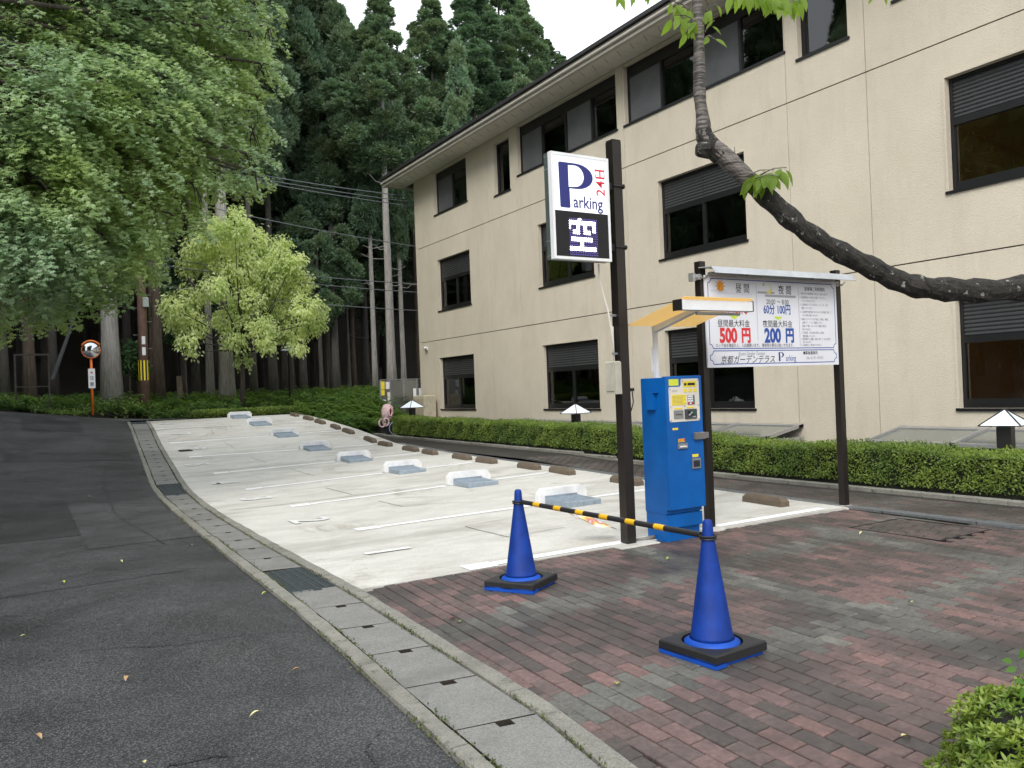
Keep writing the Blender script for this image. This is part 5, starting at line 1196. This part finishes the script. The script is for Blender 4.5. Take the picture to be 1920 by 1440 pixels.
# ---- stump
p = ony(337, 745, 29.3); t = tag(link('tree_stump', mesh('tree_stump', MB().tube([(0, 0, 0), (.02, 0, .6), (0, 0, 1.15)], [.13, .10, .09], 10, jit=.15), BK[1])), 'short broken tree stump between the utility pole and the thick cedar', 'stump'); t.location = (p[0], 29.3, 1.2)
# ---- fern bank
g = np.random.default_rng(21); parts_ = []; cover_ = []
def frond(c, az, ln, rise, n=15):
    k = np.linspace(.1, 1, n); d = np.array([math.cos(az), math.sin(az), 0]); s = np.array([-d[1], d[0], 0])
    P = c+d*(ln*k)[:, None]+np.array([0, 0, 1])*(rise*np.sin(k*2.4))[:, None]
    w = .11*np.sin(np.clip(k*1.1, 0, 1)*math.pi*.92)+.02; out = []
    for sg in (-1, 1): out.append(scatter(P, np.tile(s*sg+d*.45+np.array([0, 0, -.15]), (n, 1)), np.tile([0, 0, 1.], (n, 1))+g.normal(size=(n, 3))*.2, w, np.full(n, .034), L_DIAMOND))
    return out
spots = []
while len(spots) < 560:
    Y = g.uniform(26.5, 33); X = g.uniform(-4, 13.5)
    if X < 3.6 and Y < 27.6-.0: 
        if Y < 27.25: continue
    if X > 11.8 and Y < 27: continue
    spots.append((X, Y))
while len(spots) < 900:
    Y = g.uniform(23.4, 27); X = g.uniform(7.95, 10.6)
    spots.append((X, Y))
for X, Y in spots:
    z = float(zfloor(np.array(X), np.array(Y)))-.02; c = np.array([X, Y, z+.02]); s = g.uniform(.5, 1)
    for k in range(7): parts_ += frond(c+g.normal(size=3)*.04, g.uniform(0, 6.28), .62*s*g.uniform(.6, 1.15), .46*s*g.uniform(.5, 1.3))
V, Fc = merge(parts_); FM = leafmat('fern_leaf', (.045, .105, .035), (.12, .22, .065), .35, patch=(.7, (.15, .24, .05)))
stuff(tag(link('fern_bank', np_mesh('fern_bank', V, Fc, FM)), 'dense green ferns covering the bank at the foot of the forest', 'ferns'))
n = 46000; X = g.uniform(-7, 13.5, n); Y = 26.6+g.random(n)**1.3*6; ok = ~((X < 3.4) & (Y < 27.15)) & ~((X > 11.9) & (Y < 27.2)); X, Y = X[ok], Y[ok]
X2 = g.uniform(7.9, 10.6, 9000); Y2 = g.uniform(23.3, 27, 9000); X = np.concatenate([X, X2]); Y = np.concatenate([Y, Y2])
hgt = .28+.22*np.sin(X*1.7+Y*.9)*np.cos(Y*1.3-X*.6); Z = zfloor(X, Y)+np.clip(hgt, .06, .6)*(g.random(len(X))**.6)*np.clip((Y-26.4)/.8+(X > 7.9)*.6, .25, 1); n = len(X)
V, Fc = scatter(np.stack([X, Y, Z], 1), g.normal(size=(n, 3))*.6+np.array([0, -.3, .2]), np.array([-.1, -.4, .8])+g.normal(size=(n, 3))*.45, .07+.06*g.random(n), .035+.02*g.random(n), L_DIAMOND)
stuff(tag(link('ground_cover', np_mesh('ground_cover', V, Fc, leafmat('ground_cover_leaf', (.035, .08, .025), (.09, .165, .045), .3, patch=(.9, (.13, .2, .04))))), 'low mixed green undergrowth along the road bend and behind the car park', 'undergrowth'))
# clipped strip at the end of the car park
n = 9000; X = g.uniform(4.6, 8.0, n); Y = g.uniform(26.05, 26.5, n); Z = .97+g.random(n)**.5*.24
V, Fc = scatter(np.stack([X, Y, Z], 1), g.normal(size=(n, 3))+np.array([0, -.3, .3]), np.array([0, -.5, .7])+g.normal(size=(n, 3))*.5, np.full(n, .05), np.full(n, .03), L_DIAMOND)
HM = leafmat('hedge_leaf', (.085, .145, .030), (.17, .255, .060), .35, patch=(1.6, (.22, .30, .06)))
tt = thing('low_hedge', 'low clipped green edging behind the far end of the car park', 'hedge', (6.3, 26.3, .97)); link('foliage', np_mesh('foliage', V-np.array([6.3, 26.3, .97]), Fc, HM), tt)
# ---- hedge
t = thing('hedge', 'long clipped green hedge running along the path in front of the building', 'hedge', (9.65, 12, 0))
def htop(Y): return zpath(Y)+.50+.02*np.sin(Y*2.1)+.015*np.sin(Y*5.3)
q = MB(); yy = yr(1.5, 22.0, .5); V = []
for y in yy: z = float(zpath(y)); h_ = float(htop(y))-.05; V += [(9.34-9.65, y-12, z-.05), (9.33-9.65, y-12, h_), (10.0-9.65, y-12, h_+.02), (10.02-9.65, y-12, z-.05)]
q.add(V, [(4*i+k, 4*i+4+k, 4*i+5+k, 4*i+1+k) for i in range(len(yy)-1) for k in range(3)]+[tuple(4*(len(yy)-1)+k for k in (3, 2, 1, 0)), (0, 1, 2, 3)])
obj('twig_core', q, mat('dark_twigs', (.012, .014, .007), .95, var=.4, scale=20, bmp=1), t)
g = np.random.default_rng(31); nf, ntp = 52000, 46000
Y = 1.6+20.5*g.random(nf); zf_ = g.random(nf); bl = .035*np.sin(Y*9+zf_*7)+.03*np.sin(Y*23)
P1 = np.stack([9.275+g.random(nf)*.08+bl*.5+.04*(1-zf_)*0, Y, zpath(Y)+.07+zf_*(htop(Y)-zpath(Y)-.07)], 1)
Y = 1.6+20.5*g.random(ntp); P2 = np.stack([9.27+g.random(ntp)*.76, Y, htop(Y)-.03+g.random(ntp)**2*.07+.012*np.sin(Y*17)], 1)
ne = 3000; P3 = np.stack([9.27+g.random(ne)*.76, 22.0+g.random(ne)*.12, .3+g.random(ne)*.52], 1)
fr_ = np.array([-1, -.1, .35]); N1 = fr_+g.normal(size=(nf, 3))*.55; N2 = np.array([-.1, -.1, 1])+g.normal(size=(ntp, 3))*.5; N3 = np.array([0, 1, .3])+g.normal(size=(ne, 3))*.5
P = np.concatenate([P1, P2, P3]); Nn = np.concatenate([N1, N2, N3]); n = len(P)
Lf = .026+.018*g.random(n); keep = g.random(n) < np.where(P[:, 1] > 14, .8, 1)
V, Fc = scatter(P-np.array([9.65, 12, 0]), g.normal(size=(n, 3))+np.array([-.2, -.1, .5]), Nn, Lf, Lf*.55, L_DIAMOND)
link('foliage', np_mesh('foliage', V, Fc, HM), t)
# sprigs rising from the hedge top
g = np.random.default_rng(77); ms_ = []
for f, w_, n in ((lambda y: kout(y)+.094, .010, 3200), (lambda y: kin(y)-.104, .009, 2600), (lambda y: kout(y)-.004, .010, 2600)):
    Y = 1.5+g.random(n)**1.5*23; keep = (np.sin(Y*3.1)+np.sin(Y*7.7+1)+g.random(n)*1.6) > .5; Y = Y[keep]; X = f(Y)+g.normal(size=len(Y))*w_; Z = zlot(X, Y)+.002+g.random(len(Y))*.010
    ms_.append(scatter(np.stack([X, Y, Z], 1), g.normal(size=(len(Y), 3))+np.array([0, 0, .8]), g.normal(size=(len(Y), 3))*.6+np.array([0, 0, 1]), .010+.014*g.random(len(Y)), .006+.007*g.random(len(Y)), L_DIAMOND))
V, Fc = merge(ms_); stuff(tag(link('moss', np_mesh('moss', V, Fc, leafmat('moss_green', (.04, .055, .018), (.13, .16, .045), .2))), 'patchy green moss and grit in the joints of the drain channel kerbs', 'moss'))
# ---- front bush
g = np.random.default_rng(41); bc = np.array([2.76, 1.18, .12]); br = np.array([.53, .48, .39]); t = thing('azalea_bush', 'rounded green azalea bush in the bottom right corner of the paving', 'bush', (2.80, 1.22, 0)); rt = np.array([2.80, 1.22, 0])
n = 6200; d = unit(g.normal(size=(n, 3))+np.array([0, 0, .35])); d = d[d[:, 2] > -.25]; n = len(d); lump = 1+.07*np.sin(d[:, 0]*9+1)*np.sin(d[:, 1]*8)+.05*np.sin(d[:, 2]*13)
rad = lump*(.86+.17*g.random(n)); S = bc+d*br*rad[:, None]; parts_ = []
for s, o_ in zip(S, d):
    k = 7; ax = unit(o_*.7+np.array([0, 0, .6])+g.normal(size=3)*.25); hx = unit(np.cross(ax, [1, .2, .1])); hy = np.cross(ax, hx); a = np.arange(k)*2.4+g.random()*6
    rdir = hx*np.cos(a)[:, None]+hy*np.sin(a)[:, None]; lift = np.linspace(.25, 1.3, k)[:, None]; A = unit(rdir+ax*lift); parts_.append(scatter(np.tile(s, (k, 1))-rt, A, np.tile(ax, (k, 1))-rdir*.3, (.021+.011*g.random(k)), (.0082+.0025*g.random(k)), L_LONG))
V, Fc = merge(parts_); link('foliage', np_mesh('foliage', V, Fc, leafmat('azalea_leaf', (.085, .155, .022), (.21, .30, .05), .32, patch=(9, (.26, .33, .06)), rough=.38)), t)
q = MB()
for k in range(160): dd = unit(g.normal(size=3)+np.array([0, 0, .6])); dd[2] = abs(dd[2]); q.tube([(g.normal()*.05, g.normal()*.05, .0), tuple(bc-rt+dd*br*.5), tuple(bc-rt+dd*br*.93)], [.006, .004, .002], 4)
obj('twigs', q, barkmat('azalea_twig', (.04, .03, .02), (.09, .07, .05)), t)
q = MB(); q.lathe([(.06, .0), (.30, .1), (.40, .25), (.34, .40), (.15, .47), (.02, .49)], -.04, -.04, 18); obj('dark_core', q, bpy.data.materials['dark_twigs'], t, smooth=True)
# ---- single leaves: cherry limb, sprig, fallen leaves
def leafmesh(name, m, curl=.15, L=1, W=.42, n=7, fold=.10):
    V = []; fs = []
    for i in range(n+1):
        k = i/n; w = W/2*math.sin(math.pi*min(1, k**.8))**.8*(1 if k < .6 else (1-(k-.6)/.4*.35)) if 0 < k < 1 else .0
        z = -curl*k*k
        V += [(k*L, -w, z+fold*w*2), (k*L, 0, z), (k*L, w, z+fold*w*2)]
    for i in range(n): a = i*3; fs += [(a, a+3, a+4, a+1), (a+1, a+4, a+5, a+2)]
    V += [(-.18, -.012, .03), (-.18, .012, .03), (0, .012, 0), (0, -.012, 0)]; b = (n+1)*3; fs.append((b, b+1, b+2, b+3))
    q = MB(); q.add(V, fs); return mesh(name, q, m, smooth=True)
CHL = leafmat('cherry_leaf', (.13, .21, .03), (.20, .29, .045), .6, tint=1.9); CHM = [leafmesh('leaf', CHL, c) for c in (.1, .25, .4)]
def place_leaf(name, me, p, ax, nn, s, parent=None):
    x = Vector(ax).normalized(); z = Vector(nn); z = (z-x*z.dot(x)).normalized(); y = z.cross(x); mt = Matrix((x, y, z)).transposed().to_4x4(); mt.translation = Vector(p)
    o = link(name, me, parent); o.matrix_local = mt @ Matrix.Scale(s, 4); return o
D0 = 4.7
path = [(2250, 640, 5.2, 62), (2100, 560, 5.0, 52), (1960, 540, 4.9, 46), (1850, 545, 4.8, 44), (1760, 542, 4.75, 42), (1700, 532, 4.7, 40), (1640, 505, 4.7, 38), (1560, 465, 4.65, 37), (1500, 425, 4.6, 36), (1440, 372, 4.6, 36), (1400, 335, 4.6, 34), (1365, 300, 4.6, 36), (1335, 275, 4.6, 34)]
path2 = [(1335, 278, 4.6, 33), (1320, 255, 4.6, 30), (1318, 225, 4.6, 25), (1312, 180, 4.6, 22), (1311, 120, 4.6, 21), (1310, 60, 4.6, 21), (1307, 0, 4.6, 20), (1304, -80, 4.55, 18), (1310, -200, 4.5, 15), (1330, -330, 4.4, 10)]
tb = ond(2330, 700, 5.3); root = np.array([tb[0], tb[1], 0.]); t = thing('cherry_tree', 'cherry tree limb reaching in from the right, dark rough bark and bright hanging leaves', 'tree', tuple(root))
def P3(a): return [tuple(ond(x, y, D)-root) for x, y, D, w in a], [w*D/F_PX/2 for x, y, D, w in a]
def smooth_path(pts, rs, k=3):
    P = np.array(pts); out = []; ro = []
    for i in range(len(P)-1):
        a, b, c, d = P[max(i-1, 0)], P[i], P[i+1], P[min(i+2, len(P)-1)]
        for j in range(k): s = j/k; out.append(.5*((2*b)+(-a+c)*s+(2*a-5*b+4*c-d)*s*s+(-a+3*b-3*c+d)*s**3)); ro.append(rs[i]*(1-s)+rs[i+1]*s)
    out.append(P[-1]); ro.append(rs[-1]); return [tuple(x) for x in out], ro
cb, tn, bs = nodes('cherry_bark'); bs.inputs['Roughness'].default_value = .85
nn_ = noise(tn, 24, 6, .75); c = mixc(tn, ramp(tn, nn_, [(.38, 0), (.66, 1)]), (.006, .0055, .004), (.036, .030, .023)); c = mixc(tn, ramp(tn, noise(tn, 13, 5, .8), [(.60, 0), (.645, .9)]), c, (.32, .33, .29)); c = mixc(tn, ramp(tn, noise(tn, 7, 4, .7), [(.6, 0), (.7, .5)]), c, (.05, .065, .015))
tn.links.new(c, bs.inputs['Base Color']); bump(tn, bs, nn_, 1, .02)
cb2, tn, bs = nodes('cherry_bark_banded'); bs.inputs['Roughness'].default_value = .6
nn_ = noise(tn, 10, 5, .7, stretch=(1, 1, 9)); c = mixc(tn, ramp(tn, nn_, [(.42, 0), (.62, 1)]), (.022, .018, .015), (.19, .165, .145)); tn.links.new(c, bs.inputs['Base Color']); bump(tn, bs, nn_, .8, .01)
q = MB(); pp, rr_ = smooth_path(*P3(path[:11]), 5); rr_ = [r*(1+.10*math.sin(i*1.7)+R_.uniform(-.05, .05)) for i, r in enumerate(rr_)]; q.tube(pp, rr_, 18, jit=.14)
pp0 = pp[0]; q.tube([(0, 0, -.1), (.03, .02, .7), (pp0[0]*.4, pp0[1]*.4, 1.3), pp0], [.14, .12, .09, .065], 12, jit=.1)
q.tube([tuple(ond(1317, 228, 4.6)-root), tuple(ond(1321, 255, 4.6)-root), tuple(ond(1334, 277, 4.6)-root), tuple(ond(1352, 294, 4.6)-root)], [.034, .047, .056, .050], 16, jit=.22)
kn = ond(1322, 281, 4.58)-root; q.tube([tuple(kn+cR*.02), tuple(kn+cR*(-.035)), tuple(kn+cR*(-.05))], [.055, .045, .03], 12, jit=.25)
obj('limb', q, cb, t, smooth=False)
q = MB(); pp, rr_ = smooth_path(*P3(path[9:]), 5); q.tube(pp[4:], [r*(1+R_.uniform(-.05, .05)) for r in rr_[4:]], 18, jit=.08); obj('limb_tip', q, cb2, t)
q = MB(); pp, rr_ = smooth_path(*P3(path2), 4); q.tube(pp, [r*(1+R_.uniform(-.06, .06)) for r in rr_], 16, jit=.05); obj('upright_branch', q, cb2, t, smooth=True)
tw = MB(); ct = MB()
def cluster(sx0, sy0, ex, ey, n, D, size=.088, droop=.9, spread=14):
    a = ond(sx0, sy0, D)-root; b = ond(ex, ey, D-.03)-root; tw.tube([tuple(a), tuple(a*.5+b*.5+np.array([0, 0, .015])), tuple(b)], [.004, .003, .002], 5)
    for i in range(n):
        k = (i+.5)/n; s = a*(1-k)+b*k+np.array([R_.uniform(-1, 1), R_.uniform(-1, 1), R_.uniform(-.6, .6)])*.012; sd_ = 1 if i % 2 else -1
        ax = cR*(sd_*R_.uniform(.1, .7))*(1 if droop > .5 else 1.4)+np.array([0, 0, -droop])+cF*R_.uniform(-.45, .3); nn = -cF*.8+np.array([0, 0, .5])+cR*R_.uniform(-.6, .6)
        sc = size*R_.uniform(.75, 1.15); place_leaf('leaf', R_.choice(CHM), s+unit(ax)*sc*.18, ax, nn, sc, t)
cluster(1308, 28, 1256, 0, 9, 4.6); cluster(1308, 40, 1262, 28, 9, 4.55, .082); cluster(1300, 52, 1285, 60, 3, 4.55, .07)
cluster(1322, 22, 1345, 10, 4, 4.6, .07); cluster(1322, 60, 1340, 38, 3, 4.58, .07, .4); cluster(1322, 70, 1338, 72, 2, 4.56, .07, .4)
cluster(1370, -20, 1500, 4, 16, 4.5, .095); cluster(1430, -30, 1372, -12, 6, 4.6); cluster(1400, -25, 1440, -8, 8, 4.55); cluster(1440, -12, 1485, -4, 9, 4.6); cluster(1470, -20, 1512, -8, 7, 4.55); cluster(1215, -40, 1150, -8, 6, 4.7, .08); cluster(1250, -30, 1190, -14, 5, 4.65, .08); cluster(1670, -30, 1638, -12, 3, 4.6, .07)
cluster(1398, 330, 1452, 318, 11, 4.55, .10, .75); cluster(1425, 328, 1475, 314, 10, 4.52, .095, .6); cluster(1415, 335, 1460, 330, 7, 4.5, .095, .9); cluster(1405, 326, 1425, 340, 4, 4.55, .07, .7)
tw.tube([tuple(ond(1306, -10, 4.6)-root), tuple(ond(1400, -90, 4.6)-root), tuple(ond(1520, -10, 4.6)-root)], [.008, .006, .003], 5); tw.tube([tuple(ond(1380, 322, 4.6)-root), tuple(ond(1377, 275, 4.58)-root)], [.005, .002], 5)
obj('twig', tw, cb2, t)
# sprig at the right edge
t = thing('leafy_sprig', 'green leafy sprig poking in at the right edge above the azalea bush', 'plant', tuple(ond(1960, 1330, 2.3))); rt = ond(1960, 1330, 2.3)
SPM = leafmesh('leaf', leafmat('sprig_leaf', (.06, .15, .02), (.12, .24, .04), .5), .15, W=.5)
for px, py, ax_ in ((1898, 1240, (-.7, .15)), (1912, 1236, (.1, 1)), (1905, 1252, (-.9, -.2)), (1922, 1278, (-.8, .1)), (1920, 1290, (-.3, -.7)), (1935, 1262, (.3, -.4))):
    p = ond(px, py, 2.3)-rt; place_leaf('leaf', SPM, p, cR*ax_[0]+cU*ax_[1]-cF*.2, cU*.6-cF*.7+cR*.2, .034, t)
q = MB(); q.tube([(0, 0, -.35), (0, 0, 0), tuple(ond(1925, 1290, 2.3)-rt), tuple(ond(1908, 1245, 2.3)-rt)], [.003, .002, .0016, .001], 5); obj('stem', q, BK[1], t)
FLM = [leafmesh('fallen_leaf', mat('fallen_leaf_'+n_, c_, .5, var=.2, scale=40), cu_, W=.45, fold=.3) for n_, c_, cu_ in (('pale', (.55, .52, .25), .35), ('green', (.3, .42, .06), .25), ('tan', (.4, .25, .12), .3), ('red', (.25, .04, .03), .3))]
FL = [(1690, 1387, 0, 'pale curled leaf on the pavers left of the azalea bush'), (1402, 1042, 0, 'pale curled leaf on dark pavers right of the payment machine'), (1157, 1288, 1, 'green leaf on the grey paver band left of the near cone'), (862, 1170, 1, 'small green leaf on pavers near the kerb below the far cone'), (842, 1164, 3, 'tiny dark red leaf on pavers near the kerb'),
      (1254, 1048, 1, 'small green leaf on pavers just below the dark sign post'), (1710, 1133, 0, 'small pale leaf where the two grey paver bands cross'), (500, 1113, 1, 'small green leaf on the drain channel above the grate'), (225, 1053, 0, 'pale leaf on the asphalt in the middle of the road'), (360, 1024, 0, 'pale leaf on the asphalt beside the channel kerb'),
      (487, 1339, 0, 'yellow leaf on the asphalt near the bottom kerb'), (68, 1382, 2, 'tan leaf on the asphalt in the bottom left corner'), (237, 1272, 2, 'small reddish leaf on the asphalt in the lower middle of the road'), (562, 1258, 2, 'tan leaf on the asphalt close to the lower kerb'), (45, 896, 0, 'small pale leaf far up the road at the left'), (163, 932, 0, 'small pale leaf beside the dark asphalt patch'),
      (1618, 1000, 0, 'pale leaf at the corner of the inlaid hatch'), (272, 1437, 0, 'yellow leaf at the bottom edge on the asphalt'), (118, 1092, 1, 'small olive leaf on the road left of the middle'), (38, 1197, 0, 'small pale leaf near the left edge of the road')]
for px, py, k, lab in FL:
    p = gp(px, py, zroad if px < 560 else zlot); o = place_leaf('fallen_leaf', FLM[k], (p[0], p[1], p[2]+.014), (math.cos(px), math.sin(px), .05), (.1, .1, 1), .05 if py > 1000 else .06); tag(o, lab, 'leaf', 'fallen leaves')
print('objects', len(bpy.data.objects), 'deep cedars', cnt_b)
